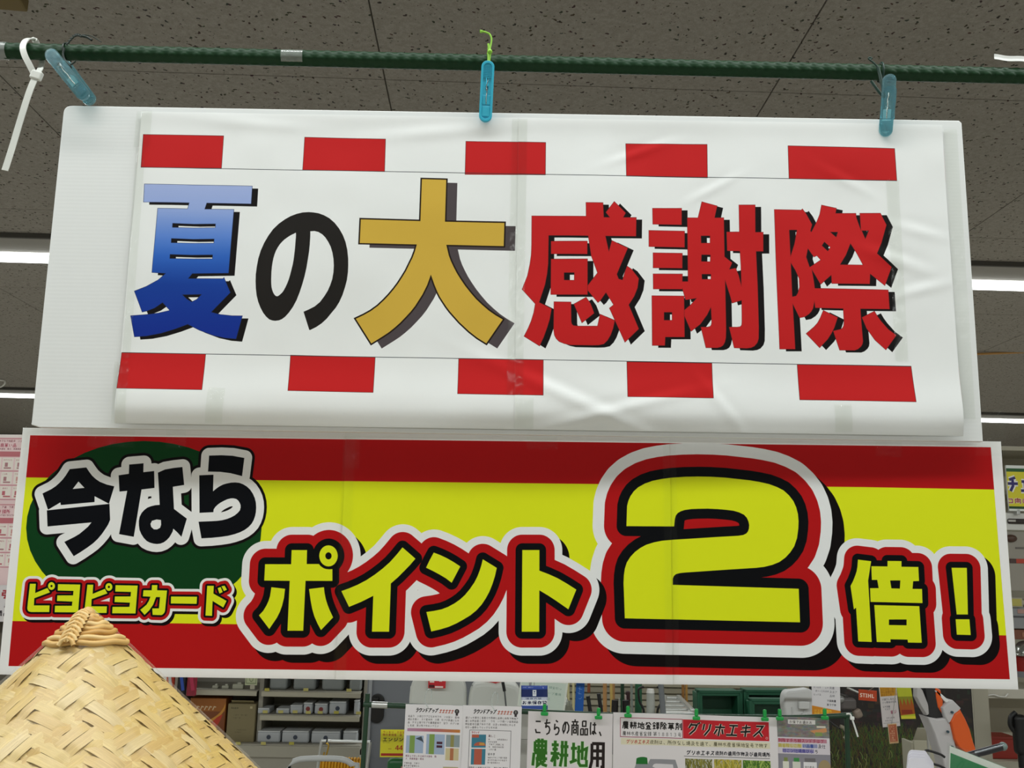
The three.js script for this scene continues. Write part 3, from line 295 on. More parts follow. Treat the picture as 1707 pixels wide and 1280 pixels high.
// ------------------------------------------------------------------ green pole above
const poleY = x => EYE + 0.6938 + (x + 0.698) / 1.452 * 0.0142, POLE_Z = -1.225, POLE_R = 0.011;
const pole = thing('garden_pole', 'long dark green dimpled plant pole crossing above the white board', 'pole', [0, poleY(0), POLE_Z]); pole.rotation.z = Math.atan2(.0142, 1.452);
{
  const L0 = -1.05, L1 = 1.1, nx = 1290, nt = 36, pos = [], idx = [];
  for (let i = 0; i <= nx; i++) for (let j = 0; j <= nt; j++) {
    const x = L0 + (L1 - L0) * i / nx, t = j / nt * Math.PI * 2; let r = POLE_R;
    for (let k = 0; k < 6; k++) { let dt = t - (k * Math.PI / 3 + .62); dt -= Math.round(dt / (2 * Math.PI)) * 2 * Math.PI; let dx = x / .0172 + (k % 2) * .5; dx -= Math.round(dx); const q = (dt / .3) ** 2 + (dx / .33) ** 2; if (q < 1) r += .0013 * (1 - q) ** .6; }
    pos.push(x, Math.sin(t) * r, Math.cos(t) * r);
  }
  for (let i = 0; i < nx; i++) for (let j = 0; j < nt; j++) { const a = i * (nt + 1) + j, b = a + 1, c = a + nt + 1, d = c + 1; idx.push(a, c, b, b, c, d); }
  const g = new THREE.BufferGeometry(); g.setAttribute('position', new THREE.Float32BufferAttribute(pos, 3)); g.setIndex(idx); g.computeVertexNormals();
  mesh('tube', g, mat(0x0b3316, .5, { specularIntensity: .5 }), pole);
  for (const x of [L0, L1]) { const c = mesh('end_cap', new THREE.CylinderGeometry(.0125, .0125, .02, 20), mat(0x16331c, .5), pole, x, 0, 0); c.rotation.z = Math.PI / 2; }
  const wrap = mat(0xd9dedb, .2, { transmission: .65, thickness: 0 });
  const w1 = mesh('tape_wrap', new THREE.CylinderGeometry(.0122, .0122, .06, 20, 8, true), wrap, pole, -.716, 0, 0); w1.rotation.z = Math.PI / 2;
  const w2 = mesh('tape_wrap', new THREE.CylinderGeometry(.0124, .0124, .03, 20, 4, true, -.9, 1.5), mat(0xeef2ee, .2, { transmission: .8, thickness: 0 }), pole, -.29, 0, 0); w2.rotation.z = Math.PI / 2;
}
{ const p = at(1692, 106, 1.212); const m = mesh('tape_tab', sheetGeo(-.03, .02, -.004, .004, 14, 3, (u, v) => Math.sin(u * 160) * .0012 + Math.abs(v) * .3, .0006), mat(0xe9ebe8, .5), pole); m.position.copy(p).sub(pole.position); m.rotation.z = -.06; }
const stands = [['left of', -1.0], ['right of', 1.05]];
for (const [w, x] of stands) {   // uprights that carry the pole, outside the picture
  const g = thing('pole_stand', `green upright post carrying the dimpled pole, ${w} the board`, 'post', [x, 0, POLE_Z], 'uprights of the sign pole');
  mesh('shaft', rodGeo([0, 0, 0], [0, poleY(x) + .02, 0], .011, 14), mat(0x1d4a26, .4), g, 0, 0, -.0225); mesh('foot', new THREE.CylinderGeometry(.14, .15, .03, 28), mat(0x2c2d2c, .7), g, 0, .015, -.0225);
}

// ------------------------------------------------------------------ clothes pegs
function stadium(w, h, hole) { const s = new THREE.Shape(), r = w / 2; s.moveTo(-r, -h / 2 + r); s.absarc(0, h / 2 - r, r, Math.PI, 0, true); s.absarc(0, -h / 2 + r, r, 0, -Math.PI, true); if (hole) s.holes.push(hole); return s; }
function hole(w, h, cy) { const p = new THREE.Path(), r = w / 2; p.absarc(0, cy + h / 2 - r, r, 0, Math.PI, false); p.absarc(0, cy - h / 2 + r, r, Math.PI, Math.PI * 2, false); p.closePath(); return p; }
function peg(label, col, clearMat, colGrip) {
  const g = thing('clothes_peg', label, 'peg', [0, 0, 0]);
  const H = .079, W = .0168, ext = (s, d) => { const e = new THREE.ExtrudeGeometry(s, { depth: d, bevelEnabled: true, bevelSize: .0006, bevelThickness: .0006, bevelSegments: 2, curveSegments: 16 }); return e; };
  for (const k of [1, -1]) {
    const a = mesh('arm', ext(stadium(W - .0012, H, hole(.0042, .021, .0105)), .0022), clearMat, g, 0, 0, k > 0 ? .0118 : -.0085);
    if (k > 0) a.rotation.x = .13; else a.rotation.set(-.13, Math.PI, 0);
    const rim = stadium(W - .0012, H); rim.holes.push(hole(W - .0048, H - .0052, 0));
    mesh('rim', ext(rim, .0012), clearMat, a, 0, 0, .0026);
    const bars = []; for (let i = 0; i < 8; i++) { const b = new THREE.BoxGeometry(W - .006, .0007, .0011); b.translate(0, .0335 - i * .0022, .0034); bars.push(b); }
    for (let i = -2; i <= 2; i++) { const b = new THREE.BoxGeometry(.0006, .0165, .0011); b.translate(i * .0021, .0258, .0034); bars.push(b); }
    mesh('grip', mergeGeometries(bars), clearMat, a);
    mesh('pocket', rb(W - .0066, .012, .0012, .0005), colGrip, a, 0, -.0115, .0028).userData.label = 'moulded pocket';
    mesh('jaw', rb(W - .0062, .0135, .0014, .0006), clearMat, a, 0, -.0265, .0031);
  }
  const wire = mat(0xb9bdb8, .25, { metalness: 1 }), coil = [];
  for (let i = 0; i <= 60; i++) { const t = i / 60 * Math.PI * 8; coil.push([-.003 + .006 * i / 60, .002 + Math.cos(t) * .0028, .001 + Math.sin(t) * .0028]); }
  const sp = mergeGeometries([tubeGeo(coil, .0006, 140, 6), tubeGeo([[0, .0195, .0155], [.0006, .012, .0165], [-.0006, .006, .0155], [.0004, -.001, .0148], [-.0003, -.0085, .0142], [0, -.0175, .0125]], .0007, 30, 6), tubeGeo([[0, .018, -.0135], [.0004, .008, -.014], [0, -.004, -.0125], [0, -.016, -.0105]], .0007, 24, 6)]);
  mesh('spring', sp, wire, g); return g;
}
const aqua = mat(0x2fb4d2, .35), aquaGrip = aqua;
const glassy = mat(0xbfe3e8, .1, { transmission: .9, thickness: 0, ior: 1.5 }), glassyGrip = mat(0xa0e2ea, .15, { transmission: .6, thickness: 0 });
const zClip = -1.2;
const pegA = peg('opaque sky blue clothes peg gripping the middle of the board top', null, aqua, aquaGrip);
{ const p = at(811, 160.5, 1.1975); pegA.position.copy(p); pegA.scale.setScalar(1.05); pegA.rotation.set(.02, .02, -.02); }
const pegB = peg('see-through teal clothes peg leaning on the upper left corner of the board', null, glassy, glassyGrip);
{ const p = at(122, 132, 1.194); pegB.position.copy(p); pegB.scale.setScalar(1.06); pegB.rotation.set(.06, -.12, .70); }
const pegC = peg('see-through teal clothes peg turned sideways near the right end of the board', null, glassy, glassyGrip);
{ const p = at(1480, 183, 1.187); pegC.position.copy(p); pegC.scale.setScalar(1.06); pegC.rotation.set(.03, -.42, -.11); }

// ------------------------------------------------------------------ ties
const wireMat = mat(0x10231a, .45), limeMat = mat(0x8fc93a, .4);
function loop(x, r, turns = 1, ph = 0) { const o = []; for (let i = 0; i <= 24 * turns; i++) { const t = ph + i / 24 * Math.PI * 2; o.push([x + .002 * Math.sin(t * .5), poleY(x) + Math.sin(t) * r, POLE_Z + Math.cos(t) * r]); } return o; }
{
  const t = thing('twist_tie', 'black twisted wire tying the left peg to the pole', 'tie'), v = (a, b, d = 1.186) => { const p = at(a, b, d); return [p.x, p.y, p.z]; };
  mesh('loop', tubeGeo([...loop(at(111, 90, 1.225).x, .0128, 1, .6)], .0013, 50, 6), wireMat, t);
  mesh('hanger', tubeGeo([v(108, 80), v(105, 90), v(108, 100), v(117, 110), v(119, 113, 1.19)], .0013, 24, 6), wireMat, t);
  mesh('stub', tubeGeo([v(115, 109), v(121, 106), v(126, 102)], .0012, 12, 6), wireMat, t);
  const tw = []; for (let i = 0; i <= 40; i++) { const s = i / 40, c = v(110 + s * 26, 75 - Math.sin(s * 2.1) * 17, 1.19); tw.push([c[0] + Math.cos(i * 1.1) * .0013, c[1] + Math.sin(i * 1.1) * .0013, c[2]]); }
  mesh('twisted_end', tubeGeo(tw, .0011, 120, 6), wireMat, t);
  mesh('tail', tubeGeo([v(136, 60), v(145, 62), v(153, 67)], .0017, 12, 6), wireMat, t); mesh('tail', tubeGeo([v(137, 58), v(152, 60), v(169, 70)], .0007, 12, 6), wireMat, t);
}
{
  const t = thing('garden_tie', 'lime green garden tie holding the middle peg on the pole', 'tie'), v = (a, b, d = 1.186) => { const p = at(a, b, d); return [p.x, p.y, p.z]; };
  const xx = at(815, 100, 1.225).x; mesh('loop', tubeGeo(loop(xx, .0132, 1, 1.2), .0021, 50, 8), limeMat, t);
  mesh('strap', tubeGeo([v(814, 110), v(815, 100), v(816, 90), v(815, 80)], .0022, 16, 8), limeMat, t);
  mesh('knot', new THREE.IcosahedronGeometry(.0036, 2), limeMat, t).position.set(...v(816.5, 86, 1.184)); mesh('stub', tubeGeo([v(817, 88), v(815, 80), v(814, 73)], .0017, 12, 6), limeMat, t);
  mesh('tail', tubeGeo([v(816, 86), v(819, 70), v(819, 63), v(815, 56), v(800, 51)], .0013, 24, 6), limeMat, t); mesh('tail', tubeGeo([v(815, 56), v(808, 53), v(800, 54)], .0011, 12, 6), limeMat, t);
}
{
  const t = thing('wire_tie', 'dark green flat wire tie holding the right peg on the pole', 'tie'), v = (a, b, d = 1.186) => { const p = at(a, b, d); return [p.x, p.y, p.z]; };
  const m = mat(0x12342a, .45), xx = at(1466, 115, 1.225).x; mesh('loop', tubeGeo(loop(xx, .0135, 1, .2), .0016, 50, 6), m, t);
  mesh('strap', tubeGeo([v(1463, 112), v(1467, 125), v(1470, 140), v(1474, 160)], .0022, 20, 6), m, t); mesh('strap', tubeGeo([v(1452, 135), v(1460, 146), v(1466, 154), v(1474, 163)], .0021, 20, 6), m, t);
  mesh('tail', tubeGeo([v(1463, 112), v(1459, 107), v(1454, 103)], .0013, 14, 6), m, t); mesh('curl', tubeGeo([v(1456, 104), v(1449, 99), v(1448, 96), v(1454, 97), v(1449, 100)], .0012, 20, 6), m, t);
}
{
  const t = thing('cable_tie', 'white nylon cable tie looped over the pole with a long hanging tail', 'tie'), v = (a, b, d = 1.205) => { const p = at(a, b, d); return new THREE.Vector3(p.x, p.y, p.z); };
  const nylon = mat(0xe6e8e2, .35, { transmission: .15, thickness: 0 });
  function strap(pts, w, th, seg) { const c = new THREE.CatmullRomCurve3(pts), s = new THREE.Shape(); s.moveTo(-w / 2, -th / 2); s.lineTo(w / 2, -th / 2); s.lineTo(w / 2, th / 2); s.lineTo(-w / 2, th / 2); s.closePath();
    const pos = [], idx = [], N = seg; for (let i = 0; i <= N; i++) { const p = c.getPoint(i / N), d = c.getTangent(i / N), out = new THREE.Vector3(p.x, p.y - poleY(p.x), p.z - POLE_Z); let side = new THREE.Vector3().crossVectors(d, out.lengthSq() < .0006 ? new THREE.Vector3(0, out.y, out.z) : new THREE.Vector3(0, 0, 1)).normalize(), nn = new THREE.Vector3().crossVectors(side, d).normalize();
      for (const [a, b] of [[-1, -1], [1, -1], [1, 1], [-1, 1]]) { const q = p.clone().addScaledVector(side, a * w / 2).addScaledVector(nn, b * th / 2); pos.push(q.x, q.y, q.z); } }
    for (let i = 0; i < N; i++) for (let k = 0; k < 4; k++) { const a = i * 4 + k, b = i * 4 + (k + 1) % 4; idx.push(a, b, b + 4, a, b + 4, a + 4); } idx.push(0, 2, 1, 0, 3, 2, N * 4, N * 4 + 1, N * 4 + 2, N * 4, N * 4 + 2, N * 4 + 3);
    const g = new THREE.BufferGeometry(); g.setAttribute('position', new THREE.Float32BufferAttribute(pos, 3)); g.setIndex(idx); const f = g.toNonIndexed(); f.computeVertexNormals(); return f; }
  mesh('loop', strap([v(56, 122, 1.206), v(49, 108, 1.204), v(41, 92, 1.203), v(38, 78, 1.205), v(42, 68, 1.211), v(50, 64, 1.225), v(58, 67, 1.238), v(66, 84, 1.243), v(70, 100, 1.238), v(68, 112, 1.225), v(63, 122, 1.212)], .0082, .0014, 60), nylon, t);
  mesh('tail', strap([v(60, 126, 1.206), v(50, 150), v(37, 190), v(22, 240), v(12, 272), v(8, 284)], .0086, .0014, 40), nylon, t);
  const hd = mesh('head', rb(.0155, .0125, .0075, .0022, 3), nylon, t); hd.position.copy(v(61, 126, 1.207)); hd.rotation.z = -.28;
}

// ------------------------------------------------------------------ woven bamboo hat
{
  const apex = at(147, 1014, .86), A = 45.8 * Math.PI / 180, SA = Math.sin(A), CA = Math.cos(A), RMAX = .285;
  const hat = thing('woven_bamboo_hat', 'conical hat woven from pale bamboo splints in front of the banner', 'hat', [apex.x, apex.y, apex.z]); hat.rotation.set(.0, 0, .035);
  const grain = grainTex(64, 512, (() => { const a = noise2(81, 64), b = noise2(82, 64); return (u, v) => { const s = (a(u * 26, v * 5) - .5) * 34 + (b(u * 60, v * 30) - .5) * 16; return [208 + s * .65, 184 + s * .7, 130 + s * .6]; }; })());
  const tints = [0xffffff, 0xfaf2dd, 0xf2e4c2, 0xfffbe6, 0xf6ecd2, 0xfbf2cc].map(c => new THREE.MeshStandardMaterial({ color: c, map: grain, roughness: .45, side: THREE.DoubleSide }));
  // unrolled cone: polar radius = slant length, polar angle = turn * sin(half angle); z of the photo side is turn 0
  const fold = (X, Y, hgt, out) => { const r = Math.max(1e-5, Math.hypot(X, Y)), ph = Math.atan2(X, -Y); if (Math.abs(ph) > Math.PI * SA) return false; const t = ph / SA, rr = r * SA + hgt * CA, y = -r * CA + hgt * SA; const soft = .006 * Math.exp(-r / .012); out.push(Math.sin(t) * rr, y - soft, Math.cos(t) * rr); return true; };
  const step = .0094, half = .0047, rnd = rng(7), dirs = [-24 * Math.PI / 180, 58 * Math.PI / 180];
  const wv = noise2(83, 64);
  for (let fam = 0; fam < 2; fam++) {
    const a = dirs[fam], ux = Math.cos(a), uy = Math.sin(a), vx = -uy, vy = ux, n = Math.ceil(RMAX / step);
    for (let i = -n; i <= n; i++) {
      let pos = [], uv = [], idx = []; const mt = tints[Math.floor(rnd() * 6)], flush = () => { if (idx.length) { const g = new THREE.BufferGeometry(); g.setAttribute('position', new THREE.Float32BufferAttribute(pos, 3)); g.setAttribute('uv', new THREE.Float32BufferAttribute(uv, 2)); g.setIndex(idx); g.computeVertexNormals(); mesh('splint', g, mt, hat); } pos = []; uv = []; idx = []; }, off = i * step, du = step / 4; let prev = -1, wob = rnd() * .0006, w = half * (.93 + rnd() * .05), shift = rnd() * 3;
      const N = Math.ceil(RMAX / du);
      for (let k = -N; k <= N; k++) {
        const s = k * du, j = s / step, f = x => { const c = ((Math.floor(x) + (fam ? 1 : 1) * i) % 6 + 6) % 6; return fam === 0 ? (c < 3 ? 1 : -1) : (c >= 3 ? 1 : -1); };
        const jj = j + .5, h = .00085 * (f(jj - .25) + f(jj) + f(jj + .25)) / 3 + .0002 * (wv(s * 60 + 7, i) - .5), row = []; let ok = true;
        for (const e of [-1, 0, 1]) { const o = off + e * w + wob * Math.sin(s * 30 + i), X = ux * s + vx * o, Y = uy * s + vy * o; if (Math.hypot(X, Y) > RMAX || !fold(X, Y, h - (e ? .00022 : 0), row)) { ok = false; break; } }
        if (!ok) { flush(); prev = -1; continue; }
        const b = pos.length / 3; pos.push(...row); uv.push(0, s / .12 + shift, .5, s / .12 + shift, 1, s / .12 + shift);
        if (prev >= 0) { const p0 = prev; for (let q = 0; q < 2; q++) idx.push(p0 + q, p0 + q + 1, b + q + 1, p0 + q, b + q + 1, b + q); }
        prev = b;
      }
      flush();
    }
  }
  const lin = new THREE.ConeGeometry((RMAX - .004) * SA, (RMAX - .004) * CA, 64, 1, true); lin.translate(0, -(RMAX - .004) * CA / 2 - .0062, 0);
  mesh('lining', lin, mat(0xcbb07a, .8), hat);
  const rim = new THREE.TorusGeometry(RMAX * SA, .004, 8, 90); rim.rotateX(Math.PI / 2); rim.translate(0, -RMAX * CA, 0); mesh('rim_binding', rim, mat(0xb98d4e, .6), hat);
  // plaited cap: wound strands and a braid down the front
  const cane = mat(0xd9b06a, .45), cane2 = mat(0xc99a52, .5), cane3 = mat(0xe3c283, .45);
  for (let k = 0; k < 7; k++) {
    const s = .007 + k * .0056, r0 = s * SA + .0022, y0 = -s * CA + .0012 - .006 * Math.exp(-s / .012), p = [];
    for (let i = 0; i < 40; i++) { const t = i / 40 * Math.PI * 2, d = (k > 4 ? .0025 * (1 - Math.cos(t)) * .8 : 0) - .0009 * Math.cos(6 * t + k * 2); p.push([Math.sin(t) * (r0 + d * SA), y0 - d * CA - .0025 * (.5 - .5 * Math.cos(t)) * .2, Math.cos(t) * (r0 + d * SA)]); }
    const g = tubeGeo(p, .0025, 120, 7, true); mesh('strand', g, [cane, cane2, cane3][k % 3], hat);
  }
  mesh('tip', new THREE.SphereGeometry(.0062, 20, 14), cane, hat, 0, -.0048, 0);
  for (let k = 0; k < 9; k++) for (const sd of [-1, 1]) {
    const s = .003 + k * .0047, m = x => { const ss = s + x[1], t = x[0] / Math.max(.012, ss * SA + .004); return [Math.sin(t) * (ss * SA + .0062 + x[2]), -ss * CA + .004 + x[2] * .6 - .006 * Math.exp(-ss / .012), Math.cos(t) * (ss * SA + .0062 + x[2])]; };
    mesh('braid_leaf', tubeGeo([m([sd * .0062 - .001, .0052, -.001]), m([sd * .004 - .001, .0012, .0004]), m([-.001, -.0012, .0012]), m([-sd * .0018 - .001, .0016, 0])], .0019, 14, 7), (k + (sd > 0)) % 2 ? cane : cane3, hat);
  }
  const film = new THREE.ConeGeometry((RMAX + .004) * SA, (RMAX + .004) * CA, 90, 60, true), fp = film.attributes.position, fn = noise2(85, 64);
  for (let i = 0; i < fp.count; i++) { const x = fp.getX(i), y = fp.getY(i), z = fp.getZ(i), t = Math.atan2(x, z), r = Math.hypot(x, z); const d = .0026 + (fn(t * 9 + 20, y * 60 + 9) - .5) * .0014 + (fn(t * 30, y * 30) - .5) * .0012; fp.setXYZ(i, x + Math.sin(t) * d * CA * (r > .002 ? 1 : 0), y + d * SA, z + Math.cos(t) * d * CA * (r > .002 ? 1 : 0)); }
  film.translate(0, -(RMAX + .004) * CA / 2, 0); film.computeVertexNormals();
  mesh('plastic_film', film, mat(0xffffff, .22, { transmission: 1, thickness: 0, ior: 1.45, specularIntensity: .1 }), hat).userData.label = 'clear plastic wrap';
  const st = thing('hat_stand', 'slim metal stand under the woven bamboo hat', 'stand', [apex.x, 0, apex.z]);
  mesh('shaft', rodGeo([0, .02, 0], [0, apex.y - .02, 0], .009, 12), mat(0x8e9290, .35, { metalness: .8 }), st); mesh('foot', new THREE.CylinderGeometry(.13, .14, .02, 28), mat(0x2c2d2c, .6), st, 0, .01, 0);
}

// ------------------------------------------------------------------ behind the banner: rail of posters
const steelG = mat(0x1c3b26, .4), alu = mat(0xc9cbc8, .3, { metalness: .8 }), blackP = mat(0x121212, .45), whiteP = mat(0xdcdcd6, .5), greyP = mat(0x9da0a2, .5);
const V = (a, b, d) => { const p = at(a, b, d); return [p.x, p.y, p.z]; };
const RD = 3.42;
{
  const t = thing('poster_rail', 'dark green horizontal pipe that the weedkiller posters hang from', 'rail');
  mesh('pipe', tubeGeo([V(606, 1174, RD + .018), V(740, 1179, RD + .018), V(880, 1186, RD + .018), V(1020, 1192, RD + .018), V(1200, 1195, RD + .018), V(1330, 1196, RD + .018), V(1420, 1192, RD + .018)], .0095, 60, 12), steelG, t);
  const sl = mesh('sleeve', rodGeo(V(620, 1174.4, RD + .018), V(646, 1175.4, RD + .018), .0112, 14), alu, t); sl.userData.label = 'bare metal stretch of pipe';
  for (const [a, b, c, d] of [[613, 1156, 601, 1262], [1411, 1188, 1412, 1290]]) { const p = at(a, b, RD + .02), q = at(c, d, RD + .02); mesh('upright', rodGeo([q.x + (q.x - p.x) * .6, 0, q.z], [p.x, p.y, p.z], .0085, 12), steelG, t); }
}
function poster(name, label, x0, y0, x1, y1, depth, W, draw, extra = {}) {   // hanging printed sheet; draw(ctx, W, H)
  const s = span(x0, y0, x1, y1, depth), H = Math.round(W * s.h / s.w), c = canvas(W, H), x = c.getContext('2d'); draw(x, W, H);
  const g = thing(name, label, extra.cat || 'poster', [s.x, s.y, s.z], extra.group), n = noise2(x0 | 0, 32);
  g.rotation.z = (extra.rz || 0) - .012; if (extra.ry) g.rotation.y = extra.ry;
  mesh(extra.part || 'sheet', sheetGeo(-s.w / 2, s.w / 2, -s.h / 2, s.h / 2, 24, 24, (u, v) => (n(u * 9 + 5, v * 7 + 5) - .5) * (extra.wave ?? .008), .0008), printed(c, .35, { specularIntensity: .8 }), g);
  return g;
}
const clipG = mat(0x1fae4e, .3, { transmission: .25, thickness: 0 });
function clips(g, xs) { for (const px of xs) { const p = at(px[0], px[1], RD - .02); const c = new THREE.Group(); c.name = 'clip'; g.add(c); c.position.set(p.x - g.position.x, p.y - g.position.y, p.z - g.position.z);
  mesh('jaw', rb(.026, .013, .012, .004), clipG, c, 0, -.008, 0); mesh('lever', rb(.013, .026, .009, .0045), clipG, c, 0, .011, 0); } }
const RAIL_Z = -3.72, RAIL_Y = at(1200, 1092, 3.72).y;
{ const a = at(863, 1092, 3.72).x, b = at(1560, 1092, 3.72).x, t = thing('display_rail', 'thin steel rail on thin posts that carries the price cards', 'rail', [0, RAIL_Y, RAIL_Z]); mesh('bar', rodGeo([a, 0, 0], [b, 0, 0], .006, 10), alu, t); for (const x of [a + .05, b - .05]) mesh('post', rodGeo([x, -RAIL_Y, 0], [x, 0, 0], .005, 8), alu, t); }
const PAPERC = '#e3dfe0';
function sprayPoster(second) {
  return (x, W, H) => {
    x.fillStyle = PAPERC; x.fillRect(0, 0, W, H); const u = W / 100;
    x.strokeStyle = '#22201f'; word(x, 'ラウンドアップ', 17 * u, 6 * u, 5.6 * u, 7.5 * u, 1.25 * u, .25);
    x.fillStyle = '#b4563f'; x.save(); x.transform(1, 0, -.25, 1, 3 * u, 0); for (let i = 0; i < 5; i++) { x.fillRect((59 + i * 5.2) * u, 8.5 * u, 4 * u, 1.3 * u); x.fillRect((60.5 + i * 5.2) * u, 7.5 * u, 1.2 * u, 6 * u); x.fillRect((59 + i * 5.2) * u, 12.4 * u, 3.4 * u, 1.2 * u); } x.restore();
    x.fillStyle = '#3a3436'; x.beginPath(); x.arc(90 * u, 10 * u, 4 * u, 0, 7); x.fill(); x.fillRect(88 * u, 11 * u, 4 * u, 6 * u); x.fillStyle = '#8c8f86'; x.fillRect(89 * u, 7.5 * u, 2 * u, 4 * u);
    fine(x, 5 * u, 18 * u, 97 * u, 4, 3.9 * u, 5.2 * u, '#6b6666', second ? 5 : 4);
    if (!second) {
      const g = x.createLinearGradient(5 * u, 0, 97 * u, 0); g.addColorStop(0, '#b58aa6'); g.addColorStop(.5, '#b36a74'); g.addColorStop(1, '#c07a35'); x.fillStyle = g; x.fillRect(5 * u, 40 * u, 92 * u, 5 * u);
      x.fillStyle = '#9fb0c8'; x.fillRect(4 * u, 52 * u, 30 * u, 29 * u); x.fillRect(39 * u, 49 * u, 32 * u, 33 * u); x.fillStyle = '#8d9a9c'; x.fillRect(73 * u, 49 * u, 24 * u, 20 * u); x.fillStyle = '#cdbf94'; x.fillRect(73 * u, 71 * u, 23 * u, 20 * u);
      x.fillStyle = '#7d9a4e'; x.fillRect(10 * u, 52 * u, 9 * u, 29 * u); x.fillRect(44 * u, 49 * u, 9 * u, 33 * u); x.fillStyle = '#8f8a52'; x.fillRect(81 * u, 49 * u, 6 * u, 20 * u); x.fillStyle = '#b0704a'; x.fillRect(81 * u, 71 * u, 6 * u, 20 * u);
      x.fillStyle = '#3f4a52'; x.beginPath(); x.moveTo(20 * u, 57 * u); x.lineTo(30 * u, 53 * u); x.lineTo(35 * u, 64 * u); x.lineTo(31 * u, 61 * u); x.fill(); x.fillStyle = '#4c2436'; x.fillRect(57 * u, 61 * u, 10 * u, 4 * u); x.fillRect(57 * u, 67 * u, 10 * u, 4 * u);
      fine(x, 4 * u, 84 * u, 60 * u, 2, 3.6 * u, 4.6 * u, '#7d4a5c', 9); fine(x, 2 * u, 96 * u, 32 * u, 3, 3.4 * u, 4.4 * u, '#5d5858', 10); x.fillStyle = '#b9ae86'; x.fillRect(70 * u, 102 * u, 26 * u, 20 * u);
    } else {
      x.strokeStyle = '#3c3a3c'; x.lineWidth = .7 * u; x.strokeRect(13 * u, 40 * u, 70 * u, 64 * u); x.strokeStyle = '#a3303a'; word(x, 'ラウンド', 16 * u, 42 * u, 3.6 * u, 3.6 * u, .6 * u);
      x.fillStyle = '#3d7d92'; x.fillRect(17 * u, 47 * u, 24 * u, 21 * u); x.fillRect(17 * u, 70 * u, 24 * u, 25 * u); x.fillStyle = '#b45b46'; x.fillRect(17 * u, 47 * u, 12 * u, 5 * u); x.beginPath(); x.ellipse(31 * u, 65 * u, 10 * u, 6 * u, 0, 3.14, 6.28); x.fill(); x.fillRect(22 * u, 70 * u, 13 * u, 25 * u); x.fillStyle = '#c79348'; x.fillRect(30 * u, 60 * u, 9 * u, 4 * u);
      x.strokeStyle = '#40393b'; fine(x, 45 * u, 47 * u, 60 * u, 1, 4.2 * u, 5 * u, '#4a2a2e', 12, 1); fine(x, 45 * u, 53 * u, 80 * u, 2, 3 * u, 4 * u, '#6a6464', 13); fine(x, 46 * u, 61 * u, 72 * u, 3, 3.2 * u, 4 * u, '#6a6464', 14); fine(x, 45 * u, 76 * u, 60 * u, 1, 4.2 * u, 5 * u, '#333', 15, 1); fine(x, 45 * u, 82 * u, 80 * u, 3, 3 * u, 4 * u, '#6a6464', 16); fine(x, 14 * u, 98 * u, 80 * u, 2, 3 * u, 3.4 * u, '#5c5656', 17);
    }
  };
}
const hookM = mat(0xe8ecea, .12, { transmission: .7, thickness: 0 });
{
  const a = poster('weedkiller_leaflet', 'laminated leaflet with bamboo photographs hanging beside the yellow price card', 673, 1174, 769, 1310, RD, 512, sprayPoster(false), { wave: .014 });
  const b = poster('weedkiller_leaflet', 'laminated leaflet with a framed panel of two small pictures', 769, 1176, 868, 1314, RD, 512, sprayPoster(true), { wave: .014 });
  [[a, 713, 1177], [b, 824, 1182]].forEach(([g, px, py]) => { const p = at(px, py, RD - .015).sub(g.position); const m = mesh('hook', tubeGeo([[p.x, p.y - .006, p.z], [p.x - .012, p.y + .02, p.z], [p.x - .006, p.y + .052, p.z], [p.x + .008, p.y + .05, p.z - .01], [p.x + .01, p.y + .02, p.z - .012]], .0022, 24, 6), hookM, g); m.userData.label = 'clear plastic hook'; });
}
{
  const g = poster('farmland_notice', 'notice with black and bold green lettering clipped to the rail', 879, 1187, 1021, 1312, RD, 768, (x, W, H) => {
    x.fillStyle = '#dcd5d5'; x.fillRect(0, 0, W, H); const u = W / 142; x.strokeStyle = '#17110f';
    word(x, 'こちらの商品は、', 10 * u, 10.5 * u, 15.4 * u, 27 * u, 2.3 * u);
    x.strokeStyle = '#cfe3c4'; word(x, '農耕地', 7 * u, 43 * u, 32 * u, 45 * u, 7 * u); x.strokeStyle = '#2c6a17'; word(x, '農耕地', 7 * u, 43 * u, 32 * u, 45 * u, 4.7 * u); x.strokeStyle = '#1c0f0e'; word(x, '用', 102 * u, 44 * u, 32 * u, 46 * u, 5 * u);
  });
  clips(g, [[907, 1186], [997, 1191]]);
}
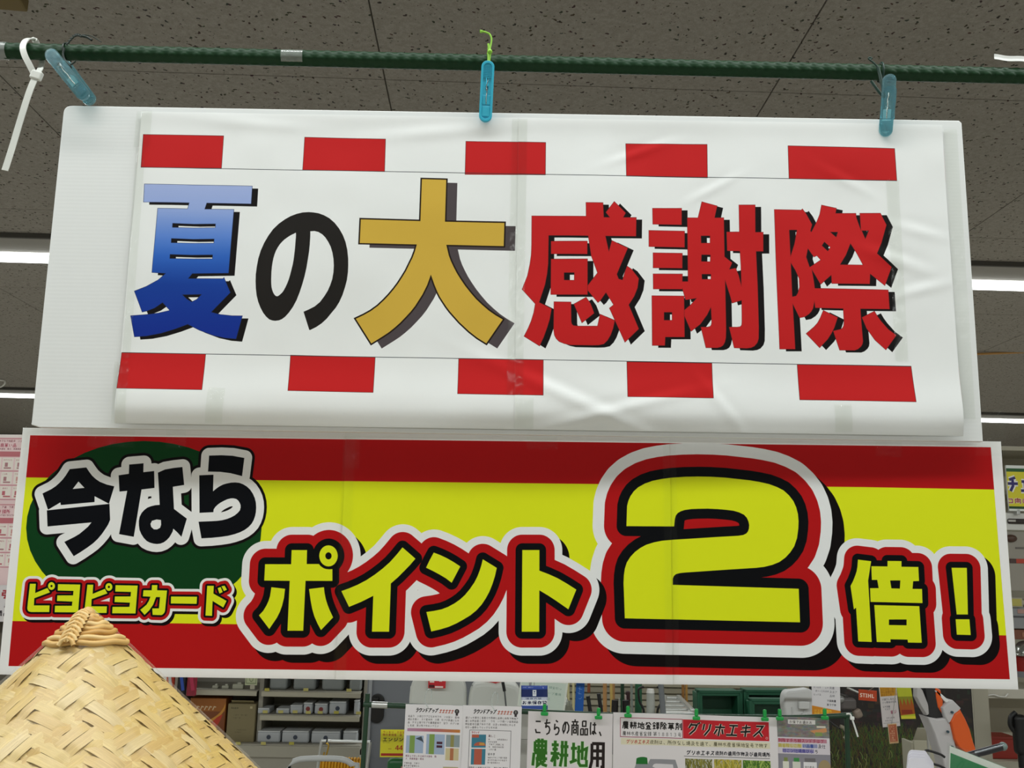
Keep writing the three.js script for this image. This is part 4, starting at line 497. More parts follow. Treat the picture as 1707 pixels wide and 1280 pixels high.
{
  const g = poster('weedkiller_poster', 'large poster with a red title bar and a grey weedkiller jug', 1022, 1191, 1297, 1345, RD, 1024, (x, W, H) => {
    x.fillStyle = '#ded8d8'; x.fillRect(0, 0, W, H); const u = W / 275;
    x.strokeStyle = '#8f2a3c'; x.lineWidth = 1 * u; x.strokeRect(12 * u, 8 * u, 104 * u, 30 * u); x.fillStyle = '#c01c28'; x.fillRect(117 * u, 8 * u, 144 * u, 30 * u);
    x.strokeStyle = '#15110f'; word(x, '農耕地登録除草剤', 15 * u, 13.5 * u, 12.7 * u, 12 * u, 1.7 * u); x.strokeStyle = '#5a5756'; word(x, '農林水産省登録', 15.5 * u, 29 * u, 7 * u, 7 * u, .7 * u); word(x, '第', 67 * u, 29 * u, 7 * u, 7 * u, .7 * u); word(x, '号', 108 * u, 29 * u, 7 * u, 7 * u, .7 * u);
    x.fillStyle = '#5a5756'; x.font = `${7.6 * u}px sans-serif`; '18813'.split('').forEach((c, i) => x.fillText(c, (75 + i * 6.7) * u, 35.6 * u));
    x.strokeStyle = '#e7dccb'; word(x, 'グリホエキス', 121 * u, 12 * u, 22 * u, 21.5 * u, 4.6 * u, .25); x.strokeStyle = '#14090c'; word(x, 'グリホエキス', 121 * u, 12 * u, 22 * u, 21.5 * u, 2.9 * u, .25); x.strokeStyle = '#e7c9c4'; x.lineWidth = .6 * u; x.beginPath(); x.arc(257 * u, 33.5 * u, 1.6 * u, 0, 7); x.stroke();
    x.fillStyle = '#d9d2b6'; x.fillRect(13 * u, 40 * u, 249 * u, 10 * u); x.strokeStyle = '#b04038'; word(x, 'グリホエキス', 21 * u, 42 * u, 6.6 * u, 6.6 * u, .9 * u, .2); x.strokeStyle = '#6b664f'; word(x, '液剤は、所作なし場及を適て、農林水産省保地登号で物す', 61 * u, 42 * u, 7.6 * u, 6.8 * u, .8 * u);
    x.strokeStyle = '#1b1a22'; word(x, 'グリホエキス', 121 * u, 56 * u, 8 * u, 7.4 * u, 1.2 * u, .2); word(x, '液剤の適用作物及び適用場所', 170 * u, 56 * u, 7.1 * u, 7 * u, .95 * u); x.fillStyle = '#444'; x.fillRect(118 * u, 65 * u, 143 * u, .8 * u);
    const r = rng(91); [[120, 45, ['#7d7a3c', '#5b5a22', '#a8a89a', '#8f8a3a'], '#b9bab8'], [168, 46, ['#b7a83c', '#a39428', '#c9bd60', '#7f8034'], '#a9a295'], [216, 46, ['#7d9a3e', '#4f7a28', '#a9bf62', '#2e5b1d'], '#5f7d38']].forEach(([a, w, cs, sky]) => { x.save(); x.beginPath(); x.rect(a * u, 69 * u, w * u, 60 * u); x.clip(); x.fillStyle = sky; x.fillRect(a * u, 69 * u, w * u, 60 * u); for (let i = 0; i < 420; i++) { const bx = a + r() * w, by = 76 + r() * 60; x.strokeStyle = cs[r() * 4 | 0]; x.lineWidth = (.5 + r() * 1.4) * u; x.beginPath(); x.moveTo(bx * u, by * u); x.quadraticCurveTo((bx + (r() - .5) * 6) * u, (by - 8) * u, (bx + (r() - .5) * 18) * u, (by - 9 - r() * 10) * u); x.stroke(); } x.restore(); });
    x.fillStyle = '#1b6b2a'; x.beginPath(); x.moveTo(38 * u, 80 * u); x.lineTo(39 * u, 71 * u); x.quadraticCurveTo(48 * u, 67 * u, 57 * u, 70 * u); x.lineTo(58 * u, 80 * u); x.fill();
    x.fillStyle = '#8f8f93'; x.beginPath(); x.moveTo(34 * u, 92 * u); x.lineTo(38 * u, 80 * u); x.lineTo(58 * u, 80 * u); x.lineTo(62 * u, 72 * u); x.lineTo(104 * u, 72 * u); x.lineTo(110 * u, 90 * u); x.lineTo(112 * u, 160 * u); x.lineTo(32 * u, 160 * u); x.fill(); x.fillStyle = '#d5d0d2'; x.beginPath(); x.moveTo(66 * u, 84 * u); x.quadraticCurveTo(67 * u, 79 * u, 73 * u, 79 * u); x.lineTo(100 * u, 79.5 * u); x.lineTo(102 * u, 92 * u); x.lineTo(80 * u, 90 * u); x.fill();
  }, { wave: .012 });
  clips(g, [[1046, 1190], [1160, 1193], [1274, 1193]]);
}
{
  const g = poster('grey_product_poster', 'grey poster with coloured text rows and jar pictures at the right end of the rail', 1297, 1195, 1384, 1345, RD, 512, (x, W, H) => {
    x.fillStyle = '#84817f'; x.fillRect(0, 0, W, H); const u = W / 87, r = rng(33);
    for (let i = 0; i < 500; i++) { x.fillStyle = `rgba(${90 + r() * 60 | 0},${88 + r() * 56 | 0},${84 + r() * 50 | 0},.35)`; x.fillRect(r() * 87 * u, r() * 30 * u, 6 * u, 2.5 * u); }
    x.fillStyle = '#d8d4d0'; x.fillRect(18 * u, 4 * u, 46 * u, 7 * u); fine(x, 20 * u, 5 * u, 63 * u, 1, 5.6 * u, 6 * u, '#5c5654', 21, 1); x.fillStyle = '#c98d5c'; x.beginPath(); x.moveTo(54 * u, 21 * u); x.lineTo(82 * u, 16 * u); x.lineTo(83 * u, 22 * u); x.lineTo(64 * u, 26 * u); x.fill(); x.fillStyle = '#7f9455'; x.fillRect(63 * u, 23 * u, 12 * u, 6 * u); x.fillStyle = '#cfcabb'; x.fillRect(66 * u, 13 * u, 15 * u, 3 * u);
    x.fillStyle = '#d3cbd0'; x.fillRect(0, 32 * u, W, 26 * u); for (const [y, c, a, b, s] of [[34, '#9c2540', 1, 82, 22], [42, '#b5a53a', 1, 40, 23], [42, '#3a4d92', 41, 66, 24], [42, '#3a3a42', 67, 84, 25], [50, '#3a3488', 8, 60, 26], [50, '#3a3a42', 61, 78, 27]]) { fine(x, a * u, y * u, b * u, 1, 6.4 * u, 7 * u, c, s, 1); x.globalAlpha = .45; x.fillStyle = c; if (b - a > 20) x.fillRect(a * u, y * u, (b - a) * u, 6 * u); x.globalAlpha = 1; }
    x.fillStyle = '#8b8890'; x.fillRect(0, 58 * u, W, 100 * u); for (const [a, w, c, t] of [[8, 10, '#dcdacb', '#7d8a4a'], [24, 13, '#d3d3c6', '#3f8a48'], [42, 22, '#e2dfe0', '#6e6a6c']]) { x.fillStyle = c; x.fillRect(a * u, 70 * u, w * u, 90 * u); x.fillStyle = t; x.fillRect((a + 2) * u, 64 * u, (w - 4) * u, 6 * u); } x.fillStyle = '#a08d68'; x.beginPath(); x.ellipse(77 * u, 82 * u, 11 * u, 16 * u, 0, 0, 7); x.fill(); fine(x, 44 * u, 76 * u, 62 * u, 4, 4 * u, 5 * u, '#76716f', 28);
  }, { wave: .006 });
  clips(g, [[1299, 1194], [1374, 1192]]);
}
{
  const t = thing('cable_tie', 'short white cable tie hanging from the right end of the poster rail', 'tie'); mesh('strap', tubeGeo([V(1411, 1190, RD - .02), V(1417, 1190, RD - .02), V(1421, 1200, RD - .02), V(1426, 1215, RD - .02), V(1430, 1228, RD - .02)], .0032, 20, 6), mat(0xe4e6e0, .4), t); mesh('head', rb(.014, .012, .01, .003), mat(0xe4e6e0, .4), t).position.set(...V(1420.5, 1197, RD - .02));
}
// ------------------------------------------------------------------ sprayers, rice bags and tools behind the posters
{
  const s = span(608, 1050, 872, 1420, 5.3), g = thing('grey_cabinet', 'tall grey metal cabinet with a black recessed handle', 'cabinet', [s.x, 0, s.z - .35]), top = 1.62;
  mesh('body', rb(s.w, top, .7, .01), mat(0x7c8086, .45), g, 0, top / 2, 0); box('door_edge', .018, top, .02, mat(0x9a9ea2, .35), g, -s.w / 2 + .02, top / 2, .36);
  const h = span(616.5, 1159, 638, 1206, 5.25), p = new THREE.Group(); p.name = 'handle'; p.userData.label = 'black recessed door handle'; g.add(p); p.position.set(h.x - g.position.x, h.y, .352);
  const sh = stadium(h.w, h.h); mesh('plate', new THREE.ExtrudeGeometry(sh, { depth: .012, bevelEnabled: true, bevelSize: .003, bevelThickness: .003, bevelSegments: 2 }), blackP, p); mesh('grip', rb(h.w * .5, h.h * .28, .02, .006), mat(0x0a0a0a, .2), p, -h.w * .1, h.h * .28, .014);
}
{ // table that the goods behind the posters stand on
  const y = at(1000, 1228, 4.5).y;
  for (const [lab, xl, xr, zc, dz] of [['front trestle table hidden behind the hanging posters', at(700, 1228, 3.8).x, 1.24, -4.075, .64], ['back trestle table carrying the green crates', at(676, 1228, 4.5).x, 1.42, -4.78, .74]]) {
    const g = thing('trestle_table', lab, 'table', [(xl + xr) / 2, 0, zc]); box('top', xr - xl, .03, dz, mat(0x8d8a80, .6), g, 0, y - .015, 0); for (const a of [-1, 1]) for (const b of [-1, 1]) box('leg', .04, y - .03, .04, mat(0x777570, .6), g, a * ((xr - xl) / 2 - .04), (y - .03) / 2, b * (dz / 2 - .04));
  }
  const top = y;
  const tank = (label, x0, x1, yTop, d, lid) => {
    const s = span(x0, yTop, x1, 1228, d), g = thing('sprayer_tank', label, 'sprayer', [s.x, top, -d]), milk = mat(0xd8dad3, .4, { transmission: .15, thickness: 0 });
    const h = s.top - top, sh = new THREE.Shape(), w = s.w / 2; sh.moveTo(-w * .96, 0); sh.lineTo(w * .96, 0); sh.lineTo(w, h * .55); sh.quadraticCurveTo(w, h * .86, w * .8, h * .93); sh.quadraticCurveTo(w * .3, h, 0, h * .94); sh.quadraticCurveTo(-w * .35, h, -w * .82, h * .95); sh.quadraticCurveTo(-w, h * .88, -w, h * .6); sh.closePath();
    mesh('tank', new THREE.ExtrudeGeometry(sh, { depth: .1, bevelEnabled: true, bevelSize: .018, bevelThickness: .02, bevelSegments: 4 }), milk, g, 0, .018, -.05);
    for (let k = 0; k < 3; k++) box('rib', s.w * .9, .006, .006, milk, g, 0, h * (.3 + k * .14), .072);
    if (lid === 'label') { const c = canvas(128, 64), x = c.getContext('2d'); x.fillStyle = '#c4202a'; x.fillRect(0, 0, 128, 64); x.fillStyle = '#e9d9d2'; x.fillRect(10, 30, 34, 7); x.fillRect(80, 16, 22, 16); x.fillRect(50, 54, 60, 8); x.fillStyle = '#4a0a10'; x.fillRect(6, 48, 40, 14); const q = span(714, 1125, 743, 1147, d - .09); mesh('label', sheetGeo(-q.w / 2, q.w / 2, -q.h / 2, q.h / 2, 2, 2), printed(c), g, q.x - g.position.x, q.y - g.position.y, q.z + d); box('handle', .05, .03, .03, blackP, g, .1, h + .02, 0); }
    else { mesh('lid', new THREE.CylinderGeometry(.052, .056, .05, 28), mat(0xb3161c, .3), g, -.012, h + .025, 0); mesh('lid_rim', new THREE.TorusGeometry(.055, .006, 8, 28).rotateX(Math.PI / 2), mat(0xb3161c, .3), g, -.012, h + .002, 0); const nz = V(794, 1143, d); mesh('nozzle', rodGeo([nz[0] - g.position.x - .02, nz[1] - top, .03], [nz[0] - g.position.x + .02, nz[1] - top, .03], .008, 10), blackP, g); const a = V(838, 1136, d - .12), b = V(841, 1152, d - .12), e = V(844, 1182, d - .12), L = v => [v[0] - g.position.x, v[1] - g.position.y, v[2] - g.position.z]; mesh('wand_grip', rodGeo(L(b), L(a), .007, 10), blackP, g); mesh('wand', rodGeo(L(e), L(b), .0035, 8), mat(0x6c6f70, .35, { metalness: .6 }), g); }
    return g;
  };
  tank('milky white sprayer tank with a red label behind the bamboo leaflet', 690, 771, 1133, 4.35, 'label');
  tank('milky white sprayer tank with a red screw lid', 787, 863, 1146, 4.35, 'lid');
  { const s = span(683, 1143, 691, 1228, 4.5), g = thing('white_pack', 'thin white pack standing left of the sprayer tanks', 'pack', [s.x, top, -4.5]); box('body', s.w, s.top - top, .05, whiteP, g, 0, (s.top - top) / 2, 0); }
  { // rice bag packet
    const c = canvas(256, 320), x = c.getContext('2d'); x.fillStyle = '#c9cfe0'; x.fillRect(0, 0, 256, 320); x.fillStyle = '#3c55a8'; x.fillRect(0, 0, 256, 44); x.fillStyle = '#1f2f66'; x.fillRect(0, 44, 256, 96); x.fillStyle = '#e9edf2'; x.fillRect(110, 52, 36, 76); x.fillStyle = '#1f2f66'; x.beginPath(); x.arc(128, 74, 8, 0, 7); x.fill(); x.fillRect(116, 92, 24, 3); x.fillRect(116, 102, 24, 3); x.fillStyle = '#fff'; x.font = '26px sans-serif'; x.fillText('1', 206, 34); fine(x, 14, 14, 120, 1, 13, 14, '#c6d0ec', 31, 1);
    x.strokeStyle = '#33406a'; word(x, '保存の袋', 40, 146, 40, 24, 3); x.fillStyle = '#f1f3f4'; x.fillRect(0, 176, 256, 66); x.strokeStyle = '#232a4c'; word(x, 'お米保存袋', 8, 184, 49, 50, 7); x.fillStyle = '#3b56a0'; x.fillRect(0, 246, 256, 74);
    const s = span(869, 1143, 913, 1186, 3.7), g = thing('rice_bag_packet', 'blue and white packet of rice storage bags behind the farmland notice', 'packet', [s.x, s.y, s.z]), n = noise2(17, 16); g.rotation.z = .02;
    mesh('packet', sheetGeo(-s.w / 2, s.w / 2, -s.h / 2, s.h / 2, 16, 16, (u, v) => (n(u * 40 + 3, v * 30 + 4) - .5) * .008, .012), printed(c, .25), g); mesh('hanger', rodGeo([0, s.h / 2 - .01, -.012], [0, RAIL_Y - s.y, RAIL_Z - s.z], .002, 6), alu, g);
  }
  { const c = canvas(256, 256), x = c.getContext('2d'); x.fillStyle = '#d9ded2'; x.fillRect(0, 0, 256, 256); x.fillStyle = '#cbd8cb'; x.fillRect(10, 60, 236, 186); fine(x, 10, 14, 246, 1, 24, 30, '#c07a3a', 36, 1); fine(x, 120, 90, 230, 3, 18, 40, '#8fa79a', 37);
    const s = span(866, 1120, 945, 1182, 3.85), g = thing('tilted_card', 'pale green card in a clear sleeve leaning behind the rice bags', 'card', [s.x, s.y, s.z]); g.rotation.z = -.12; mesh('card', sheetGeo(-s.w / 2, s.w / 2, -s.h / 2, s.h / 2, 6, 6, (u, v) => u * .05, .002), printed(c, .3), g); mesh('string', rodGeo([-.03, s.h / 2 - .01, -.004], [-.03 + .02, RAIL_Y - s.y, RAIL_Z - s.z], .0015, 6), alu, g); }
  { const c = canvas(64, 256), x = c.getContext('2d'); x.fillStyle = '#0f55a8'; x.fillRect(0, 0, 64, 256); x.strokeStyle = '#dfe8f2'; x.lineWidth = 7; x.beginPath(); x.arc(8, 52, 36, -1.3, 1.3); x.stroke(); x.lineWidth = 6; word(x, 'モ', 0, 0, 0, 0, 1); x.beginPath(); x.moveTo(18, 116); x.lineTo(46, 122); x.moveTo(14, 140); x.lineTo(44, 146); x.moveTo(30, 104); x.lineTo(26, 150); x.moveTo(24, 168); x.quadraticCurveTo(38, 178, 48, 160); x.stroke();
    const s = span(960, 1110, 974, 1192, 3.9), g = thing('blue_tag_strip', 'tall narrow blue label strip with white marks behind the farmland notice', 'label', [s.x, s.y, s.z]); g.rotation.z = -.05; mesh('strip', sheetGeo(-s.w / 2, s.w / 2, -s.h / 2, s.h / 2, 2, 4, () => 0, .003), printed(c), g); mesh('post', rodGeo([0, top - s.y, -.01], [0, s.h / 2, -.01], .004, 8), alu, g); }
  const bag = (() => { const s = span(912, 1168, 962, 1228, 4.0), geo = new THREE.SphereGeometry(1, 24, 18), p = geo.attributes.position, n = noise2(19, 32); for (let i = 0; i < p.count; i++) { const k = 1 + (n(p.getX(i) * 5 + 8, p.getY(i) * 5 + p.getZ(i) * 3 + 8) - .5) * .35; p.setXYZ(i, p.getX(i) * k * s.w * .5, Math.max(-.5, p.getY(i) * k) * (s.top - top) * .68, p.getZ(i) * k * .07); } geo.computeVertexNormals();
    const g = thing('clear_plastic_bag', 'crumpled clear plastic bag lying behind the farmland notice', 'bag', [s.x, top, s.z]); mesh('film', geo, mat(0xc9ccc0, .2, { transmission: .55, thickness: 0 }), g, 0, (s.top - top) * .34, 0); return g; })();
  // pruning tools and poles standing on the table
  const rod = (name, label, cat, x0, y0, x1, y1, d, r, m, grp) => { const a = at(x0, y0, d), b = at(x1, y1, d); if (y1 > 1195) b.y = top; const g = thing(name, label, cat, [b.x, b.y, b.z], grp); mesh('shaft', rodGeo([0, 0, 0], [a.x - b.x, a.y - b.y, 0], r, 10), m, g); return g; };
  const yb = 1226;
  rod('wooden_stake', 'pale wooden stake nearest the tilted green card', 'stake', 946.5, 1060, 948, yb, 4.6, .006, mat(0xc9c08f, .7), 'stakes and handles');
  rod('wooden_stake', 'pale wooden stake just left of the blue label strip', 'stake', 955, 1060, 956.5, yb, 4.6, .006, mat(0xcdc598, .7), 'stakes and handles');
  rod('wooden_rod', 'red-brown tool handle hanging right of the blue label strip', 'handle', 982, 1091, 981.5, 1154, 3.72, .006, mat(0x7a3d1c, .55), 'stakes and handles');
  rod('wooden_rod', 'broad tan wooden handle behind the black pruner grips', 'handle', 1008, 1060, 1008.5, yb, 4.6, .0095, mat(0xb98a55, .6), 'stakes and handles');
  rod('bamboo_pole', 'yellow bamboo pole standing above the gap between two posters', 'pole', 1017, 1060, 1021, yb, 4.2, .0062, mat(0xc2a45a, .5), 'stakes and handles');
  rod('wooden_rod', 'tan wooden handle close behind the yellow bamboo pole', 'handle', 1022, 1060, 1022, yb, 4.7, .0085, mat(0xb08451, .6), 'stakes and handles');
  rod('plant_pole', 'slim dark green plant pole beside the black shears', 'pole', 1037.5, 1060, 1037.5, yb, 4.4, .0085, mat(0x153a24, .45), 'green plant poles');
  rod('steel_pole', 'slim pale grey pole between the two green plant poles', 'pole', 1051.5, 1060, 1054, yb, 4.5, .006, mat(0x9aa39c, .4, { metalness: .5 }));
  rod('plant_pole', 'thick green plant pole left of the red and clear lantern', 'pole', 1065, 1060, 1063.5, yb, 4.25, .0155, mat(0x1d5a3a, .45), 'green plant poles');
  rod('wooden_stake', 'orange-brown stake standing left of the green crates', 'stake', 1138, 1060, 1139, 1200, 4.9, .0075, mat(0x9a6a30, .6), 'stakes and handles');
  rod('wooden_stake', 'golden stake standing next to the orange-brown stake', 'stake', 1143, 1060, 1145, 1200, 4.9, .0065, mat(0xb98a45, .6), 'stakes and handles');
  rod('grey_strut', 'slanting grey metal strut above the aluminium steps', 'strut', 1096, 1070, 1112, 1205, 3.82, .011, mat(0x7d8286, .4, { metalness: .4 }));
  for (const [lab, x0, y0, x1, y1] of [['black pruner grip leaning left of the green clip', 980, 1160, 998, 1215], ['longer black pruner grip leaning over the green clip', 998, 1156, 1014, 1215]]) {
    const a = at(x0, y0, 3.9), b = at(x1, y1, 3.9); b.y = top; const g = thing('pruner', lab, 'tool', [b.x, b.y, b.z], 'black pruner grips'), L = k => [(a.x - b.x) * k, (a.y - b.y) * k, 0]; mesh('grip', rodGeo(L(.55), L(1), .008, 10), blackP, g); mesh('lever', rodGeo(L(0), L(.58), .0055, 8), mat(0x1c1c1c, .4), g); mesh('blade', rb(.03, .06, .006, .002), mat(0x2a2c2c, .3, { metalness: .7 }), g, -.004, .02, -.008);
  }
  { const s = span(1022, 1167, 1046, 1228, 4.1), g = thing('hedge_shears', 'black hedge shears standing behind the large poster corner', 'tool', [s.x, top, s.z]); for (const k of [-1, 1]) mesh('handle', rodGeo([k * .03, 0, 0], [k * .022, s.top - top, 0], .014, 10), mat(0x161213, .4), g); mesh('rod', rodGeo([-.004, 0, .012], [-.006, s.top - top + .01, .012], .0025, 6), alu, g); mesh('pivot', new THREE.CylinderGeometry(.012, .012, .03, 14).rotateX(Math.PI / 2), alu, g, 0, .05, 0); }
  { const s = span(1040, 1152, 1053, 1200, 4.2), g = thing('trigger_nozzle', 'dark red-brown hose trigger nozzle beside the green poles', 'nozzle', [s.x, s.y, s.z]); mesh('body', rb(.018, .06, .02, .005), mat(0x331a1c, .4), g, 0, .03, 0); mesh('stem', rodGeo([.004, -.16, 0], [.001, 0, 0], .005, 8), mat(0x8c7a78, .4), g); mesh('trigger', rb(.006, .03, .01, .003), mat(0xb8a8a4, .4), g, -.01, .03, .008); }
  { const s = span(1078, 1147, 1091, 1200, 4.1), g = thing('work_lantern', 'small lantern with clear globe, red body and black side handles', 'lantern', [s.x, top, s.z]), h = s.top - top; mesh('base', new THREE.CylinderGeometry(.03, .034, h * .35, 20), mat(0xcfd2cf, .4), g, 0, h * .175, 0); mesh('body', new THREE.CylinderGeometry(.017, .019, h * .2, 20), mat(0xb4161a, .35), g, 0, h * .48, 0); mesh('globe', new THREE.CylinderGeometry(.017, .018, h * .32, 20), mat(0xd5d8d2, .15, { transmission: .45, thickness: 0 }), g, 0, h * .77, 0); mesh('cap', new THREE.CylinderGeometry(.014, .017, h * .06, 20), whiteP, g, 0, h * .96, 0);
    for (const k of [-1, 1]) mesh('handle', tubeGeo([[k * .028, h * 1.02, 0], [k * .05, h * .98, 0], [k * .046, h * .8, 0], [k * .03, h * .68, 0], [k * .026, h * .5, 0]], .0048, 24, 8), blackP, g); for (const k of [-1, 1]) mesh('knob', new THREE.SphereGeometry(.011, 12, 10), mat(0xa51c22, .4), g, k * .034, h * .52, .01); }
  { // aluminium step platform lying flat, its rungs running across
    const n0 = at(1104, 1191, 3.9), n1 = at(1155, 1190, 3.9), f0 = at(1108, 1164, 4.9), f1 = at(1131, 1164, 4.9), g = thing('aluminium_steps', 'silver aluminium step ladder lying flat with five visible treads', 'ladder', [n0.x, n0.y, n0.z]), L = p => p.clone().sub(g.position), a0 = L(n0), a1 = L(n1), b0 = L(f0), b1 = L(f1);
    for (const [p, q] of [[a0, b0], [a1, b1]]) { const d = q.clone().sub(p), m = mesh('rail', rb(.02, .035, d.length(), .004), alu, g); m.position.copy(p.clone().add(q).multiplyScalar(.5)); m.lookAt(m.getWorldPosition(new THREE.Vector3()).add(d)); }
    for (let k = 0; k < 5; k++) { const t = [0, .22, .45, .7, .98][k], p = a0.clone().lerp(b0, t), q = a1.clone().lerp(b1, t), m = box('tread', q.x - p.x, .02, .07, alu, g, 0, 0, 0, .004); m.position.copy(p.add(q).multiplyScalar(.5)); }
    for (const [p, h] of [[a0, 1], [a1, 1], [b0, 1], [b1, 1]]) mesh('foot', rodGeo([p.x, p.y - .01, p.z], [p.x, top - g.position.y, p.z], .01, 8), alu, g);
  }
  const crate = (label, x0, y0, x1, y1, d, dep, parent) => { const s = span(x0, y0, x1, y1, d), m = mat(0x17543a, .5), g = thing('green_crate', label, 'crate', [s.x, s.y, s.z], 'green plastic crates'); const t = .022; g.rotation.z = .01;
    box('rim', s.w, t, dep, m, g, 0, s.h / 2, -dep / 2); box('side', s.w, t, dep, m, g, 0, -s.h / 2, -dep / 2); for (const k of [-1, 1]) box('side', t, s.h, dep, m, g, k * s.w / 2, 0, -dep / 2); box('bottom', s.w, s.h, .012, m, g, 0, 0, -dep, .002); for (const k of [-1, 1]) { box('flange', s.w + .03, .014, .018, m, g, 0, k * (s.h / 2 + .008), -.006); box('flange', .014, s.h + .03, .018, m, g, k * (s.w / 2 + .008), 0, -.006); } return g; };
  crate('left open green plastic crate tipped to show its dark inside', 1168, 1156, 1234, 1228, 4.6, .12);
  crate('large open green plastic crate right of its twin', 1246, 1155, 1325, 1228, 4.6, .12);
  crate('smaller green crate nested in the right-hand crate mouth', 1255, 1170, 1322, 1228, 4.5, .08);
  { const s = span(1306, 1153, 1356, 1228, 4.0), g = thing('white_cover', 'white plastic cover with a moulded strap standing at the end of the table', 'cover', [s.x, top, s.z]), h = s.top - top, w = s.w / 2, sh = new THREE.Shape(); sh.moveTo(-w * .7, 0); sh.lineTo(w, 0); sh.lineTo(w, h * .8); sh.quadraticCurveTo(w * .9, h, w * .5, h); sh.lineTo(-w * .6, h * .97); sh.quadraticCurveTo(-w, h * .98, -w * .98, h * .8); sh.closePath(); const wm = mat(0xc7c8c6, .45);
    mesh('shell', new THREE.ExtrudeGeometry(sh, { depth: .05, bevelEnabled: true, bevelSize: .008, bevelThickness: .008, bevelSegments: 3 }), wm, g, 0, .008, -.02); mesh('buckle', rb(.045, .03, .02, .005), wm, g, .008, h * .83, .045); const st = mesh('strap', rb(.02, .12, .012, .004), wm, g, .018, h * .5, .043); st.rotation.z = .15; mesh('slot', rb(.03, .006, .03, .002), blackP, g, -.012, h * .985, .01); for (const k of [-.6, .2]) mesh('crease', rb(.004, h * .7, .006, .002), wm, g, k * w, h * .45, .04); }
}
{ // slatted wall behind the tools
  const d = 6.4, s = span(925, 1100, 1400, 1300, d), g = thing('slatted_wall_panel', 'pale beige wall of horizontal slats behind the garden tools', 'panel', [s.x, 0, -d]);
  box('backing', s.w, 1.75, .03, mat(0xaaa48f, .6), g, 0, .875, -.03, .002); const sm = [mat(0xb3ad97, .55), mat(0xaaa48f, .55), mat(0xbab59f, .55)];
  for (let k = 0; k < 24; k++) { const m = box('slat', s.w, .031, .012, sm[k % 3], g, 0, .62 + k * .04, 0, .004); m.rotation.x = -.14; }
  box('post', .03, 1.75, .04, mat(0xa8a392, .6), g, -s.w / 2, .875, 0); box('post', .03, 1.75, .04, mat(0xa8a392, .6), g, s.w / 2, .875, 0); box('plinth', s.w, .6, .04, mat(0x7f7b6d, .7), g, 0, .3, 0);
}
{ // yellow price card and green canister at the grey cabinet
  const c = canvas(256, 256), x = c.getContext('2d'); x.fillStyle = '#d9d02c'; x.fillRect(0, 0, 256, 256); x.fillStyle = '#c97d26'; fine(x, 18, 12, 250, 2, 24, 24, '#a8521c', 41, 1); x.strokeStyle = '#26200f'; word(x, 'エンジン除', 18, 74, 46, 38, 6); fine(x, 20, 116, 90, 1, 12, 12, '#6b6520', 42, 1); x.fillStyle = '#a82a1a'; x.font = 'bold 60px sans-serif'; x.fillText('44,', 128, 190); fine(x, 70, 172, 122, 1, 14, 14, '#8f4a1e', 43, 1); x.fillRect(8, 220, 240, 24);
  const s = span(634, 1216, 684, 1262, 3.58), g = thing('price_card', 'yellow price card reading 44 in red beside the bamboo leaflet', 'price card', [s.x, s.y, s.z]); g.rotation.z = .01; mesh('card', sheetGeo(-s.w / 2, s.w / 2, -s.h / 2, s.h / 2, 4, 4, () => 0, .002), printed(c, .3), g);
  const q = span(645, 1262, 690, 1330, 3.6), e = thing('green_canister', 'green fuel canister under the yellow price card', 'canister', [q.x, 0, -3.62]), hh = q.top; mesh('body', rb(q.w, .24, .1, .02, 3), mat(0x0f5526, .4), e, 0, hh - .12, 0); mesh('label', rb(q.w * .5, .1, .004, .001), mat(0xb87a78, .5), e, q.w * .28, hh - .075, .052); mesh('plinth', rb(q.w * 1.2, hh - .24, .2, .005), mat(0x5d5a55, .7), e, 0, (hh - .24) / 2, 0);
  mesh('stem', rodGeo([s.x - e.position.x, hh, -.02], [s.x - e.position.x, s.y, .03], .004, 6), blackP, e);
}
